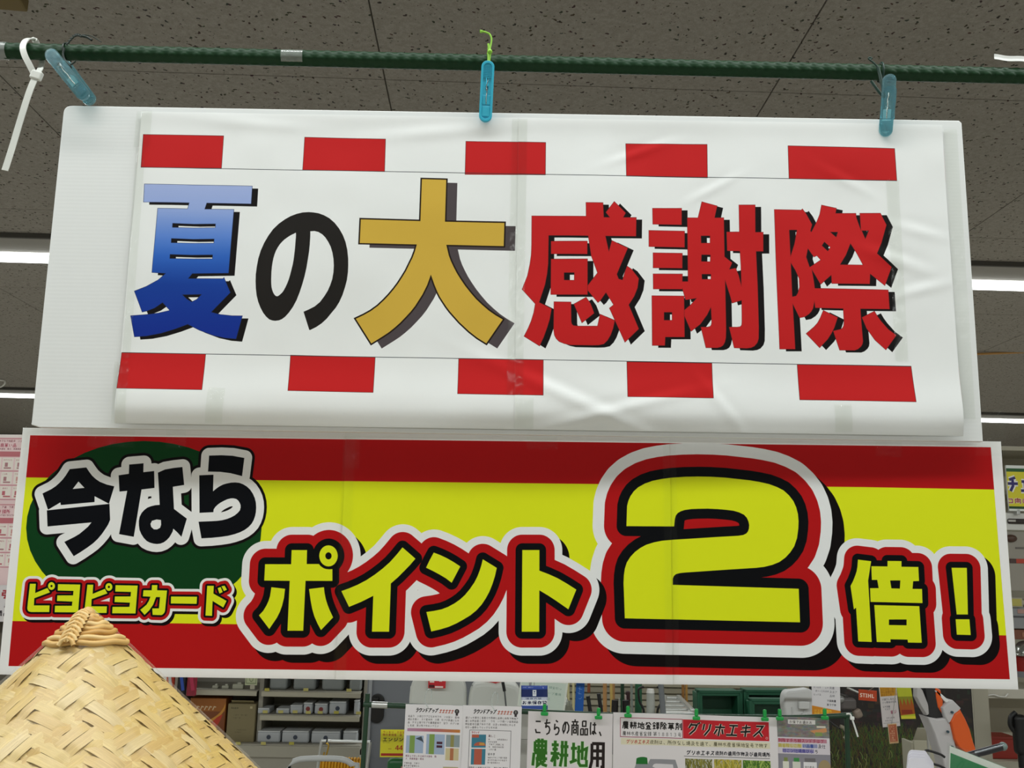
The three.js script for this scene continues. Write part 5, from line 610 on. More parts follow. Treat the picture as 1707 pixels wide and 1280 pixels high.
{ // barrow frame and rope in front of the shelves
  const d = 4.6, t = thing('tube_stand', 'square silver tube frame left of the grey cabinet', 'frame', [at(573, 1236, d).x, 0, -d]), L = (a, b) => { const p = at(a, b, d); return [p.x - t.position.x, p.y, 0]; }, tube = alu;
  const a = L(536, 1235), b = L(617, 1237), fa = [a[0] - .05, 0, .1], fb = [b[0] - .05, 0, .1]; mesh('top_bar', rodGeo(a, b, .0075, 10), tube, t); mesh('leg', rodGeo(fa, a, .0075, 10), tube, t); mesh('leg', rodGeo(fb, b, .0075, 10), tube, t); mesh('cross_bar', rodGeo([fa[0] * .6 + a[0] * .4, a[1] * .4, .06], [fb[0] * .6 + b[0] * .4, b[1] * .4, .06], .006, 8), tube, t);
  const r = at(568, 1290, 4.75), rope = thing('rope_coil', 'bundle of yellow plaited rope inside the silver tube frame', 'rope', [r.x, 0, r.z]), ym = [mat(0xd99a12, .6), mat(0xe0a61e, .6)], w = .1, tp = at(568, 1267, 4.75).y;
  for (let k = 0; k < 14; k++) mesh('turn', tubeGeo([[-w + k * .0145, tp - .12, .0], [-w + k * .0145 + .003, tp - .01, .012], [-w + k * .0145 + .006, tp, -.02], [-w + k * .0145 + .003, tp - .12, -.05]], .0066, 16, 7), ym[k % 2], rope); mesh('crate', rb(.24, tp - .1, .14, .01), mat(0x6b6a63, .7), rope, 0, (tp - .1) / 2, -.02); 
  const c = at(536, 1290, 3.6), h = thing('hand_trolley', 'bent light grey tube handle of a trolley below the shelves', 'trolley', [c.x, 0, c.z]), M = (x, y) => { const p = at(x, y, 3.6); return [p.x - c.x, p.y, 0]; };
  const e0 = M(480, 1292), e1 = M(596, 1290); mesh('tube', tubeGeo([[e0[0] - .02, .02, .1], [e0[0] - .005, .4, .03], e0, M(484, 1275), M(497, 1266), M(535, 1264), M(573, 1266), M(589, 1276), e1, [e1[0] + .005, .4, .03], [e1[0] + .02, .02, .1]], .0105, 90, 10), mat(0xaeb0ae, .4), h); mesh('axle', rodGeo([e0[0] - .02, .02, .1], [e1[0] + .02, .02, .1], .012, 10), blackP, h);
  const gl = thing('brass_clasp', 'small brass clasp hanging on the silver tube frame', 'clasp', V(543, 1250, 4.58)); mesh('loop', tubeGeo([[0, .03, 0], [.012, .02, 0], [.004, -.02, 0], [-.012, -.045, 0], [-.006, -.01, 0]], .004, 24, 6), mat(0xc9a447, .3, { metalness: .9 }), gl); mesh('strap', rodGeo([0, .025, 0], [.002, .05, -.01], .003, 6), blackP, gl);
}
// ------------------------------------------------------------------ shelving at the back left
{
  const d = 6.5, dep = .42, sh = mat(0xa39f92, .55), back = sh, x0 = at(285, 1200, d).x, xm = at(429, 1200, d).x, x1 = at(603, 1200, d).x;
  const g = thing('gondola_shelving', 'beige metal shelving bays behind the bamboo hat', 'shelf', [(x0 + x1) / 2, 0, -d - dep / 2]), X = v => v - g.position.x;
  box('base', x1 - x0, at(500, 1259, d).y, dep, sh, g, 0, at(500, 1259, d).y / 2, 0);
  const yb = at(500, 1240, d).y, y2 = at(512, 1191.5, d).y, y1a = at(517, 1152, d).y, y1b = at(380, 1149, d).y;
  box('back_panel', x1 - x0, 1.6, .02, back, g, 0, .8, -dep / 2 + .01, .001);
  for (const x of [x0, xm, x1]) box('upright', .03, 1.7, dep * .9, sh, g, X(x) + (x === x1 ? .012 : 0), .85, -.04);
  const shelf = (a, b, y, nm, ds = dep) => { const w = b - a - .03; box('shelf', w, .012, ds, sh, g, X((a + b) / 2), y - .006, (dep - ds) / 2); box('price_rail', w, .032, .008, mat(0xb5b09c, .5), g, X((a + b) / 2), y - .022, dep / 2 + .002); };
  box('base_shelf', x1 - x0, .03, dep + .02, sh, g, 0, yb - .015, .01); box('price_rail', x1 - x0, .07, .01, mat(0xaaa697, .5), g, 0, yb - .045, dep / 2 + .02);
  shelf(xm, x1, y2, 'shelf'); shelf(xm, x1, y1a, 'shelf'); shelf(x0, xm, y1b, 'shelf'); shelf(x0, x1, y1a + .34, 'shelf'); shelf(x0, x1, y1a + .66, 'shelf');
  const tagM = [mat(0xb9b04a, .5), mat(0xc4ba6a, .5)]; for (const [px, py] of [[444, 1150], [509, 1150], [581, 1151], [441, 1187], [467, 1187], [491, 1187], [513, 1188], [533, 1188], [560, 1188], [597, 1189], [439, 1239], [486, 1239], [397, 1239]]) { const p = at(px, py, d - .03); box('price_tag', .032, .018, .003, tagM[px % 2], g, p.x - g.position.x, p.y, dep / 2 + .012 + (py > 1230 ? .018 : 0), .001); }
  const tray = mat(0xb9bdc0, .5), emb = mat(0x3d4656, .5);
  const pack = (label, a, b, yt, y, kind) => { const s = span(a, yt, b, yt + 10, d + .02), hgt = s.top - y, o = thing('white_box', label, 'box', [s.x, y, -d - .1], 'white boxes on the shelves'); mesh('body', rb(s.w, hgt, .15, Math.min(.014, hgt * .3), 3), tray, o, 0, hgt / 2, 0); if (kind) mesh('lid', rb(s.w * .96, .008, .15, .003), mat(0xd3d6d6, .4), o, 0, hgt + .002, 0); if (kind !== 'flat') { const e = mesh('emblem', new THREE.CylinderGeometry(Math.min(.014, hgt * .28), Math.min(.014, hgt * .28), .003, 18).rotateX(Math.PI / 2), kind === 'red' ? mat(0x8a3a38, .5) : emb, o, 0, hgt * .52, .0755); e.userData.label = 'round printed emblem'; } return o; };
  pack('wide white lidded box with round emblem, leftmost on the bottom shelf', 428.5, 467, 1220, yb, 'lid'); pack('second wide white lidded box on the bottom shelf', 469.5, 515, 1220, yb, 'lid'); pack('third wide white lidded box on the bottom shelf', 518.5, 567, 1221, yb, 'lid'); pack('last wide white box on the bottom shelf, by the upright', 571.5, 596, 1221, yb, 'flat');
  pack('flat white tray at the left end of the middle shelf', 429, 449, 1182, y2, 'flat'); pack('flat white tray second on the middle shelf', 459.5, 482, 1182.5, y2, 'flat'); pack('double stacked white tray on the middle shelf', 483, 504, 1177, y2, 'flat'); pack('narrow white tub with red emblem on the middle shelf', 505.5, 521, 1173, y2, 'red'); pack('rounded white tub with red emblem on the middle shelf', 524, 546, 1174.5, y2, 'red'); pack('tall square white box with blue emblem on the middle shelf', 548.5, 577, 1171, y2, 'lid'); pack('white box half hidden by the upright on the middle shelf', 590, 599, 1169, y2, 'flat');
  const tub = mat(0x8d9290, .5); for (const [i, a, b] of [[0, 447, 477], [1, 487, 525], [2, 535, 572], [3, 581, 602]]) { const s = span(a, 1120, b, 1150, d), o = thing('grey_tub', ['first grey tub from the left on the upper shelf', 'second grey tub on the upper shelf', 'third grey tub on the upper shelf', 'grey tub beside the upright on the upper shelf'][i], 'tub', [s.x, y1a, -d - .12], 'grey tubs on the upper shelf'); mesh('body', rb(s.w, .2, .16, .02, 3), tub, o, 0, .1, 0); mesh('label', rb(s.w * .45, .02, .002, .0008), blackP, o, -s.w * .1, .105 - i * .002, .0808); }
  { const s = span(311.5, 1165, 372, 1242, d), o = thing('orange_box', 'orange printed carton standing next to the plain cardboard box', 'box', [s.x, yb, -d - .12]), c = canvas(256, 300), x = c.getContext('2d'), h = s.top - yb; x.fillStyle = '#9a5a18'; x.fillRect(0, 0, 256, 300); x.fillStyle = '#7a3f14'; x.fillRect(0, 90, 256, 210); x.fillStyle = '#c88a30'; x.beginPath(); x.moveTo(256, 20); x.quadraticCurveTo(240, 120, 100, 170); x.lineTo(110, 185); x.quadraticCurveTo(240, 140, 256, 60); x.fill(); x.fillStyle = '#b8331c'; x.beginPath(); x.moveTo(150, 190); x.quadraticCurveTo(190, 130, 240, 110); x.quadraticCurveTo(220, 190, 170, 230); x.fill(); x.strokeStyle = '#c9b08c'; x.lineWidth = 8; x.beginPath(); for (let i = 0; i < 5; i++) { x.moveTo(44 + i * 30, 82); x.lineTo(54 + i * 30, 56); x.lineTo(68 + i * 30, 60); } x.stroke();
    mesh('carton', rb(s.w, h, .16, .003), mat(0x9a5a1c, .6), o, 0, h / 2, 0); mesh('front_print', sheetGeo(-s.w / 2 + .003, s.w / 2 - .003, -h / 2 + .003, h / 2 - .003, 1, 1), printed(c, .45), o, 0, h / 2, .0815); }
  { const s = span(376, 1174, 423, 1242, d), o = thing('cardboard_box', 'plain brown cardboard box with faint print on the bottom shelf', 'box', [s.x, yb, -d - .1]), c = canvas(200, 300), x = c.getContext('2d'), h = s.top - yb; x.fillStyle = '#857a58'; x.fillRect(0, 0, 200, 300); fine(x, 20, 24, 80, 1, 14, 16, '#4c4530', 51, 1); fine(x, 40, 80, 160, 2, 14, 22, '#6a6044', 52); fine(x, 60, 200, 150, 2, 12, 18, '#6a6044', 53); x.fillStyle = '#b9ae88'; x.fillRect(160, 16, 18, 18);
    mesh('carton', rb(s.w, h, .14, .003), mat(0x857a58, .75), o, 0, h / 2, 0); mesh('front_print', sheetGeo(-s.w / 2 + .003, s.w / 2 - .003, -h / 2 + .003, h / 2 - .003, 1, 1), printed(c, .7), o, 0, h / 2, .0715); const f = mesh('flap', sheetGeo(-s.w * .4, s.w * .4, 0, .03, 6, 2, (u, v) => .02 * v / .03, .002), mat(0x9c9069, .75), o, 0, h, .04); f.rotation.x = .4; }
  { const names = ['red packet with white top hanging at the shelving end', 'dark packet with blue stripe hanging at the shelving end', 'crimson packet hanging at the shelving end']; [[278, 292, 0xb23a22, 0xc9cbc8], [297, 312, 0x14161c, 0x2c4fae], [313, 329, 0x8e2235, 0xb82c50]].forEach(([a, b, c, e], i) => { const s = span(a, 1100, b, 1160, d - .1), o = thing('hanging_packet', names[i], 'packet', [s.x, s.y, s.z], 'packets hanging by the shelving'); mesh('pouch', rb(s.w, s.h, .03, .012, 3), mat(c, .35), o); const m = mesh('stripe', rb(s.w * .35, s.h * .6, .006, .002), mat(e, .35), o, 0, -.01, .015); m.rotation.z = .2; mesh('peg_hook', rodGeo([0, s.h / 2 - .01, 0], [0, s.h / 2 - .01, -.12], .003, 6), alu, o); }); }
  { const names = ['small pale clip-on goods at the left of the small shelf', 'small pale clamp lying on the small shelf', 'low pale box at the right of the small shelf']; [[352, 362], [368, 380], [386, 404]].forEach(([a, b], i) => { const s = span(a, 1140, b, 1149, d), o = thing('small_goods', names[i], 'goods', [s.x, y1b, -d - .04], 'small goods on the left shelf'); mesh('body', rb(s.w, i === 2 ? .032 : .02, .04, .006), mat(0xa7a795, .6), o, 0, i === 2 ? .016 : .01, 0); mesh('knob', rb(s.w * .4, .012, .02, .004), mat(0xb8b8a8, .6), o, s.w * .1, i === 2 ? .036 : .024, 0); }); }
  { const c = canvas(96, 64), x = c.getContext('2d'); x.fillStyle = '#b9c09a'; x.fillRect(0, 0, 96, 64); x.strokeStyle = '#6f7a58'; x.lineWidth = 4; x.strokeRect(10, 8, 76, 46); x.beginPath(); x.arc(48, 30, 14, 0, 7); x.stroke(); const s = span(409, 1122, 429, 1142, d - .04), o = thing('price_card', 'pale green price card clipped to the small shelf', 'price card', [s.x, s.y, s.z]); mesh('card', sheetGeo(-s.w / 2, s.w / 2, -s.h / 2, s.h / 2, 2, 2, () => 0, .002), printed(c), o); mesh('holder', rb(.03, .03, .01, .002), mat(0xb5b09c, .5), o, .01, -s.h / 2 - .01, -.004); }
}
// ------------------------------------------------------------------ power tools at the right
{
  const d = 4.9, s = span(1355, 1100, 1625, 1330, d), c = canvas(1024, 900), x = c.getContext('2d'), r = rng(61); x.fillStyle = '#1d1613'; x.fillRect(0, 0, 1024, 900);
  for (let i = 0; i < 260; i++) { x.fillStyle = `rgba(${30 + r() * 55 | 0},${22 + r() * 40 | 0},${20 + r() * 34 | 0},.5)`; x.fillRect(r() * 1024, r() * 420, 8 + r() * 50, 6 + r() * 30); }
  for (let i = 0; i < 5200; i++) { const bx = r() * 1024, by = 470 + r() * 460; x.strokeStyle = `rgba(${40 + r() * 60 | 0},${48 + r() * 66 | 0},${10 + r() * 22 | 0},.75)`; x.lineWidth = 1 + r() * 3.5; x.beginPath(); x.moveTo(bx, by); x.quadraticCurveTo(bx + (r() - .5) * 18, by - 20, bx + (r() - .5) * 50, by - 24 - r() * 40); x.stroke(); }
  for (let i = 0; i < 60; i++) { const bx = r() * 1024, by = 640 + r() * 200; x.strokeStyle = '#8f9a55'; x.lineWidth = 3; x.beginPath(); x.moveTo(bx, by); x.quadraticCurveTo(bx + 8, by - 26, bx + (r() - .5) * 50, by - 46); x.stroke(); }
  for (let i = 0; i < 90; i++) { x.fillStyle = `rgba(12,12,8,.6)`; x.fillRect(r() * 1024, 760 + r() * 140, 12 + r() * 40, 30); }
  const g = thing('tool_display_panel', 'dark display panel printed with a grassy field behind the power tools', 'panel', [s.x, 0, -d]); mesh('panel', rb(s.w, 1.7, .03, .003), mat(0x15110f, .6), g, 0, .85, -.02); mesh('print', sheetGeo(-s.w / 2 + .01, s.w / 2 - .01, s.bottom, s.top, 1, 1), printed(c, .5), g, 0, 0, 0);
}
{
  const card = (label, x0, y0, x1, y1, d, draw, rz = 0, name = 'price_card', ry = 0) => { const s = span(x0, y0, x1, y1, d), W = 192, H = Math.round(W * s.h / s.w), c = canvas(W, H), x = c.getContext('2d'); draw(x, W, H); const g = thing(name, label, 'price card', [s.x, s.y, s.z]); g.rotation.set(0, ry, rz); mesh('card', sheetGeo(-s.w / 2, s.w / 2, -s.h / 2, s.h / 2, 6, 6, (u, v) => Math.sin(u / s.w * 3) * .004, .0015), printed(c, .3), g); mesh('cord', rodGeo([0, s.h / 2 - .006, -.003], [0, RAIL_Y - s.y, (RAIL_Z - s.z) * Math.cos(ry)], .0012, 6), alu, g); return g; };
  card('large white price card with an orange foot above the grey poster', 1354, 1134, 1400, 1192, 3.7, (x, W, H) => { x.fillStyle = '#d9d6d8'; x.fillRect(0, 0, W, H); fine(x, 12, 18, 120, 4, 13, 24, '#7d7a80', 71); fine(x, 120, 40, 180, 3, 18, 26, '#8d8a90', 72); fine(x, 100, H * .55, 176, 2, 16, 26, '#3c3a40', 73, 1); x.fillStyle = '#8c3040'; x.fillRect(W - 44, 8, 40, 14); x.fillStyle = '#cf8420'; x.beginPath(); x.moveTo(0, H * .74); x.lineTo(W, H * .86); x.lineTo(W, H); x.lineTo(0, H); x.fill(); fine(x, 14, H * .84, 150, 2, 20, 20, '#e9c23a', 74, 1); }, -.02);
  card('narrow white price card with orange head hanging before the dark panel', 1467, 1143, 1499, 1211, 3.8, (x, W, H) => { x.fillStyle = '#c9c3c2'; x.fillRect(0, 0, W, H); x.fillStyle = '#b9851d'; x.fillRect(6, 8, W - 12, H * .23); fine(x, 16, 20, W - 10, 3, 24, 26, '#8a5a14', 75, 1); fine(x, 20, H * .3, W - 12, 2, 22, 28, '#55565e', 76, 1); fine(x, 20, H * .48, 100, 2, 20, 26, '#55565e', 77, 1); x.fillStyle = '#7a3048'; x.font = 'bold 40px sans-serif'; fine(x, 96, H * .6, 176, 1, 36, 40, '#8a3450', 78, 1); fine(x, 30, H * .76, 150, 2, 18, 26, '#6f6a6e', 79); x.fillStyle = '#8c8a88'; x.fillRect(10, H * .9, W - 20, 4); }, .06, 'price_card', .3);
  card('small orange price slip under the narrow white card', 1481, 1206, 1497, 1239, 3.8, (x, W, H) => { x.fillStyle = '#b98f62'; x.fillRect(0, 0, W, H); x.fillStyle = '#a5593c'; x.fillRect(12, 24, W - 24, H - 60); fine(x, 30, 40, W - 30, 8, 34, 42, '#d3a884', 80); x.strokeStyle = '#cdb694'; x.lineWidth = 8; x.strokeRect(4, 4, W - 8, H - 8); }, .08, 'price_slip', .4);
  card('yellow-green picture card with flame-like print beside the leaf blower', 1499, 1140, 1521, 1198, 3.8, (x, W, H) => { x.fillStyle = '#b9bf2e'; x.fillRect(0, 0, W, H); x.fillStyle = '#8a8a22'; x.fillRect(0, H * .36, W, H * .4); x.fillStyle = '#a5541c'; x.beginPath(); for (let i = 0; i < 9; i++) { const a = i / 8 * W; x.lineTo(a, H * (i % 2 ? .4 : .62)); } x.lineTo(W, H * .86); x.lineTo(0, H * .9); x.fill(); x.fillStyle = '#8c2f14'; x.fillRect(20, H * .74, W - 50, H * .12); x.fillStyle = '#d8d23a'; x.fillRect(0, H * .92, W, H * .08); }, .1, 'picture_card', -.3);
  card('small orange maker tag lettered STIHL in white', 1432, 1150, 1461, 1168, 4.2, (x, W, H) => { x.fillStyle = '#b8421e'; x.fillRect(0, 0, W, H); x.fillStyle = '#f0d9c9'; x.font = 'bold 56px sans-serif'; x.fillText('STIHL', 12, H * .7); }, -.05, 'maker_tag');
  { const g = thing('silver_trimmer_head', 'silver and dark trimmer part hanging left of the orange tag', 'tool', V(1420, 1150, 4.4)); mesh('bar', rodGeo([-.02, .01, 0], [.04, -.015, 0], .006, 8), alu, g); mesh('housing', rb(.07, .05, .05, .012, 3), mat(0x5b5654, .4), g, -.02, -.06, -.01); mesh('knob', new THREE.SphereGeometry(.016, 14, 10), mat(0x9a9a98, .35, { metalness: .5 }), g, -.055, -.04, .01); mesh('shaft', rodGeo([-.02, -.03, -.01], [-.02, -.04, -.48], .007, 8), mat(0x35302e, .4), g); const c2 = mesh('cap', rb(.036, .04, .04, .012, 3), mat(0x8d7f72, .4), g, .02, -.1, 0); c2.rotation.z = .4; }
  { const g = thing('leaf_prop', 'pale curved plastic guard low on the dark panel', 'guard', V(1400, 1222, 4.5)); const m = mesh('guard', new THREE.TorusGeometry(.03, .008, 8, 20, 2.4), mat(0x9a9480, .5), g); m.rotation.z = -.9; mesh('stem', rodGeo([.0, .02, 0], [.0, .06, -.4], .004, 6), blackP, g); }
}
{ // orange and grey blower
  const d = 3.5, o = at(1575, 1205, d), g = thing('leaf_blower', 'grey and orange handheld leaf blower with black top grip', 'power tool', [o.x, o.y, o.z]), P = (a, b) => { const p = at(a, b, d); return new THREE.Vector2(p.x - o.x, p.y - o.y); };
  const body = (name, pts, depth, m, z = 0, bev = .012) => { const s = new THREE.Shape(pts.map(p => P(...p))); return mesh(name, new THREE.ExtrudeGeometry(s, { depth, bevelEnabled: true, bevelSize: bev * .5, bevelThickness: bev, bevelSegments: 4 }), m, g, 0, 0, z - depth / 2); };
  const grey = mat(0xb7b4b4, .45), org = mat(0xd4571a, .35), blk = mat(0x1c1b1c, .5);
  body('nozzle_housing', [[1541, 1195], [1555, 1198], [1571, 1196], [1577, 1212], [1582, 1235], [1586, 1256], [1590, 1275], [1592, 1300], [1574, 1300], [1566, 1262], [1552, 1220]], .05, grey);
  body('engine_cover', [[1577, 1200], [1583, 1188], [1590, 1183], [1597, 1196], [1604, 1212], [1610, 1234], [1616, 1251], [1609, 1256], [1600, 1249], [1590, 1240], [1583, 1228]], .07, org);
  body('shoulder', [[1564, 1178], [1572, 1171], [1580, 1168], [1590, 1178], [1586, 1186], [1578, 1196], [1573, 1200], [1568, 1192]], .06, grey);
  body('top_grip', [[1537, 1135], [1554, 1135], [1562, 1165], [1569, 1192], [1566, 1197], [1553, 1196], [1544, 1190], [1542, 1165]], .03, blk);
  body('front_strap', [[1554, 1145], [1560, 1150], [1564, 1168], [1563, 1184], [1559, 1176], [1556, 1160]], .028, org, .004); body('side_rail', [[1553, 1150], [1556, 1150], [1577, 1168], [1573, 1171]], .03, mat(0xd9d9d6, .35), .01, .005);
  body('guard', [[1524, 1140], [1532, 1150], [1546, 1186], [1540, 1189], [1530, 1172], [1524, 1160]], .02, mat(0xa9a6a4, .4), .01, .006);
  for (const [a, b] of [[1570, 1216], [1577, 1241], [1577, 1184]]) { const p = P(a, b); mesh('screw', new THREE.CylinderGeometry(.0045, .0045, .006, 12).rotateX(Math.PI / 2), mat(0x2f4650, .4), g, p.x, p.y, .045); }
  const q = span(1526, 1206, 1582, 1400, 4.1), b = thing('beige_display_box', 'beige open-topped display box behind the leaf blower', 'box', [q.x, 0, -4.15]), bm = mat(0xa8a491, .6), h = q.top; box('front', q.w, h * .93, .012, bm, b, 0, h * .465, .05); box('back', q.w, h * .9, .012, bm, b, 0, h * .46, -.05); for (const k of [-1, 1]) box('side', .012, h * .92, .1, bm, b, k * q.w / 2, h * .46, 0); const fl = mesh('flap', sheetGeo(-q.w / 2, q.w / 2, 0, .07, 2, 2, () => 0, .004), bm, b, 0, h * .93, .055); fl.rotation.x = .7;
  const w = thing('wire_bracket', 'black bent wire bracket in front of the beige display box', 'bracket', V(1556, 1260, 3.3)), L = (a, c) => { const p = at(a, c, 3.3), r0 = at(1556, 1260, 3.3); return [p.x - r0.x, p.y - r0.y, 0]; }; mesh('wire', tubeGeo([L(1540, 1290), L(1539, 1262), L(1542, 1252), L(1548, 1251), L(1567, 1257), L(1575, 1262)], .004, 40, 8), blackP, w); mesh('arm', tubeGeo([L(1545, 1267), L(1556, 1273), L(1570, 1278), L(1590, 1290)], .004, 20, 8), blackP, w);
  const wp = span(1506, 1262, 1556, 1330, 3.2), wb = thing('white_paper_bundle', 'top of a folded white paper bundle at the bottom edge', 'paper', [wp.x, 0, -3.2]), ps = new THREE.Shape(); const tp = wp.top, hw = wp.w / 2; ps.moveTo(-hw * 1.1, tp - .14); ps.lineTo(-hw * .7, tp - .02); ps.quadraticCurveTo(-hw * .6, tp, -hw * .3, tp - .002); ps.lineTo(hw * .5, tp - .004); ps.lineTo(hw, tp - .04); ps.lineTo(hw * 1.1, tp - .14); ps.closePath(); for (let k = 0; k < 4; k++) mesh('sheet', new THREE.ExtrudeGeometry(ps, { depth: .004, bevelEnabled: false }), mat(0xe3e1ea, .6), wb, k * .006, k * .006, -k * .012); mesh('crate', rb(wp.w * 1.2, tp - .13, .12, .01), mat(0x55524c, .7), wb, 0, (tp - .13) / 2, -.02);
}
{ // green sign in its sleeve, near the viewer at the lower right
  const d = 2.5, a = at(1583, 1243, d), b = at(1706, 1290, d - .2), c = canvas(512, 256), x = c.getContext('2d'); x.fillStyle = '#e9ece6'; x.fillRect(0, 0, 512, 256); x.fillStyle = '#2f8a56'; x.fillRect(6, 14, 512, 242); fine(x, 10, 74, 400, 1, 60, 70, '#dfe9de', 95, 1); fine(x, 10, 150, 400, 1, 60, 70, '#dfe9de', 96, 1);
  const g = thing('green_sign', 'green sign in a glossy clear sleeve at the lower right corner', 'sign', [a.x, a.y, a.z]), len = a.distanceTo(b) * 1.5, dir = b.clone().sub(a).normalize(), hgt = .3; g.rotation.set(0, Math.atan2(-dir.z, dir.x), Math.atan2(dir.y, Math.hypot(dir.x, dir.z)), 'YXZ');
  mesh('sheet', sheetGeo(0, len, -hgt, 0, 12, 12, (u, v) => Math.sin(u * 9) * .003, .002), printed(c, .4), g); const n = noise2(77, 32); mesh('sleeve', sheetGeo(-.006, len + .01, -hgt - .01, .008, 30, 20, (u, v) => .004 + Math.sin(u * 9) * .003 + (n(u * 60 + 3, v * 30 + 9) - .5) * .006, 0), mat(0xf8faf8, .08, { transmission: 1, thickness: 0, ior: 1.5 }), g); mesh('post', rodGeo([len * .5, -a.y - dir.y * len * .5, -.012], [len * .5, -.02, -.012], .009, 10), alu, g);
}
// ------------------------------------------------------------------ shelf and signs at the far right
{
  const d = 5.2, cream = mat(0xb3ae9c, .6), dim = cream, x0 = at(1622, 1200, d).x, x1 = x0 + 1.6, g = thing('cream_shelf_unit', 'cream painted shelf unit at the right edge', 'shelf', [(x0 + x1) / 2, 0, -d - .2]), X = v => v - g.position.x;
  const p = span(1620, 1140, 1646, 1260, d); box('post', p.w, 2.28, .06, cream, g, X(p.x), 1.14, .2); box('post', p.w, 2.28, .06, cream, g, X(x1), 1.14, .2); box('back_panel', x1 - x0, 2.28, .02, dim, g, 0, 1.14, -.19);
  const y1 = at(1680, 1156, d).y, y0 = at(1690, 1270, d).y; box('shelf', x1 - x0, .04, .4, cream, g, 0, y1, .0); box('front_rail', x1 - x0, .05, .015, mat(0xc4c0b2, .5), g, 0, y1, .2); box('shelf', x1 - x0, .04, .4, cream, g, 0, y0 - .02, 0); for (const y of [1.42, 1.72, 2.02, 2.27]) box('shelf', x1 - x0, .025, .36, cream, g, 0, y, 0); box('base', x1 - x0, .2, .4, dim, g, 0, .1, 0);
  mesh('cable', tubeGeo([[X(at(1647, 1161, d - .1).x), at(1647, 1161, d).y, .22], [X(at(1652, 1157, d).x), at(1652, 1157, d).y, .22], [X(at(1663, 1160, d).x), at(1663, 1160, d).y, .22], [X(at(1672, 1160, d).x), at(1672, 1160, d).y, .22], [X(at(1677, 1155, d).x), at(1677, 1155, d).y, .22]], .0035, 30, 6), mat(0xf0f0ea, .3), g);
  { const s = span(1645, 1229, 1692, 1268, d + .1), o = thing('red_box', 'dull red box on the lower cream shelf', 'box', [s.x, y0, -d - .15]); mesh('carton', rb(s.w, s.top - y0, .15, .006), mat(0x96281a, .5), o, 0, (s.top - y0) / 2, 0); mesh('lid', rb(s.w * 1.02, .015, .155, .004), mat(0x8a2a1c, .5), o, 0, s.top - y0, 0); }
  { const dd = d - .15, o = thing('black_claw_tool', 'black hooked claw tool standing by the red box', 'tool', V(1697, 1255, dd)), q = at(1697, 1255, dd), L = (a, b) => { const r = at(a, b, dd); return [r.x - q.x, r.y - q.y, 0]; }; mesh('hook', tubeGeo([L(1693, 1187), L(1685, 1195), L(1684, 1208), L(1690, 1218), L(1699, 1226)], .012, 30, 10), blackP, o); mesh('body', rb(.07, .2, .06, .025, 3), blackP, o, .02, .09, 0); mesh('foot', rodGeo([0.02, 0, 0], [.02, y0 - q.y, 0], .02, 10), blackP, o); }
  { const dd = 3.0, a = at(1617, 1259, dd), b = at(1672, 1244, dd), o = thing('black_bar_tool', 'dark bar-shaped tool lying above the green sign', 'tool', [a.x, a.y, a.z]), L = k => [(b.x - a.x) * k, (b.y - a.y) * k, 0]; const m = mesh('bar', rodGeo(L(-.2), L(1), .0115, 12), mat(0x1d1c20, .35), o); mesh('edge', rodGeo([L(.1)[0], L(.1)[1] + .006, .008], [L(.97)[0], L(.97)[1] + .006, .008], .0035, 8), mat(0x8f949a, .25, { metalness: .8 }), o); mesh('tip', new THREE.SphereGeometry(.013, 14, 10), mat(0x6f807c, .3), o, L(1)[0], L(1)[1], 0); mesh('prop', rodGeo([L(.1)[0], -a.y, -.01], [L(.1)[0], L(.1)[1], -.01], .006, 8), blackP, o); }
  // header sign
  const c = canvas(512, 512), x = c.getContext('2d'), u = 512 / 75; x.fillStyle = '#eef3ee'; x.fillRect(0, 0, 512, 512); x.fillStyle = '#0d5a22'; x.fillRect(0, 5 * u, 512, 5.5 * u); x.fillStyle = '#e6dd2c'; x.fillRect(0, 10.5 * u, 512, 57 * u); for (const [lw, col] of [[9 * u, '#f4f4ee'], [4.4 * u, '#2b2470']]) { x.strokeStyle = col; word(x, 'チェ', 0, 19 * u, 20 * u, 25 * u, lw); } x.strokeStyle = '#f2e9d8'; word(x, '口向け仕', -3 * u, 54 * u, 12.5 * u, 9 * u, 3 * u); x.strokeStyle = '#a8252c'; word(x, '口向け仕', -3 * u, 54 * u, 12.5 * u, 9 * u, 1.5 * u); x.fillStyle = '#16461f'; x.fillRect(0, 67.5 * u, 512, 4 * u);
  { const s = span(1670, 778, 1745, 853, d), o = thing('yellow_header_sign', 'yellow and green header sign with purple lettering at the right edge', 'sign', [s.x, s.y, -d + .06]); mesh('board', rb(s.w, s.h, .012, .002), mat(0xe9ece6, .5), o, 0, 0, -.007); mesh('print', sheetGeo(-s.w / 2, s.w / 2, -s.h / 2, s.h / 2, 2, 2, () => 0, .0004), printed(c, .35), o); for (const k of [-1, 1]) mesh('bracket', rb(.02, .03, .1, .003), alu, o, k * s.w * .3, -s.h / 2 - .005, -.05); }
  const item = (name, label, cat, x0, y0, x1, y1, build, dd = d - .02) => { const s = span(x0, y0, x1, y1, dd), o = thing(name, label, cat, [s.x, s.y, s.z]); build(o, s); return o; };
  item('white_tool_pack', 'white blister pack with a black saw handle below the yellow sign', 'pack', 1674, 855, 1750, 884, (o, s) => { mesh('card', rb(s.w, s.h, .012, .003), whiteP, o); mesh('saw_handle', rb(s.w * .9, s.h * .3, .02, .01, 3), mat(0x2a1f1c, .4), o, 0, 0, .012); mesh('label', rb(s.w * .16, s.h * .12, .004, .001), mat(0xb9b6b0, .5), o, -s.w * .38, .002, .024); });
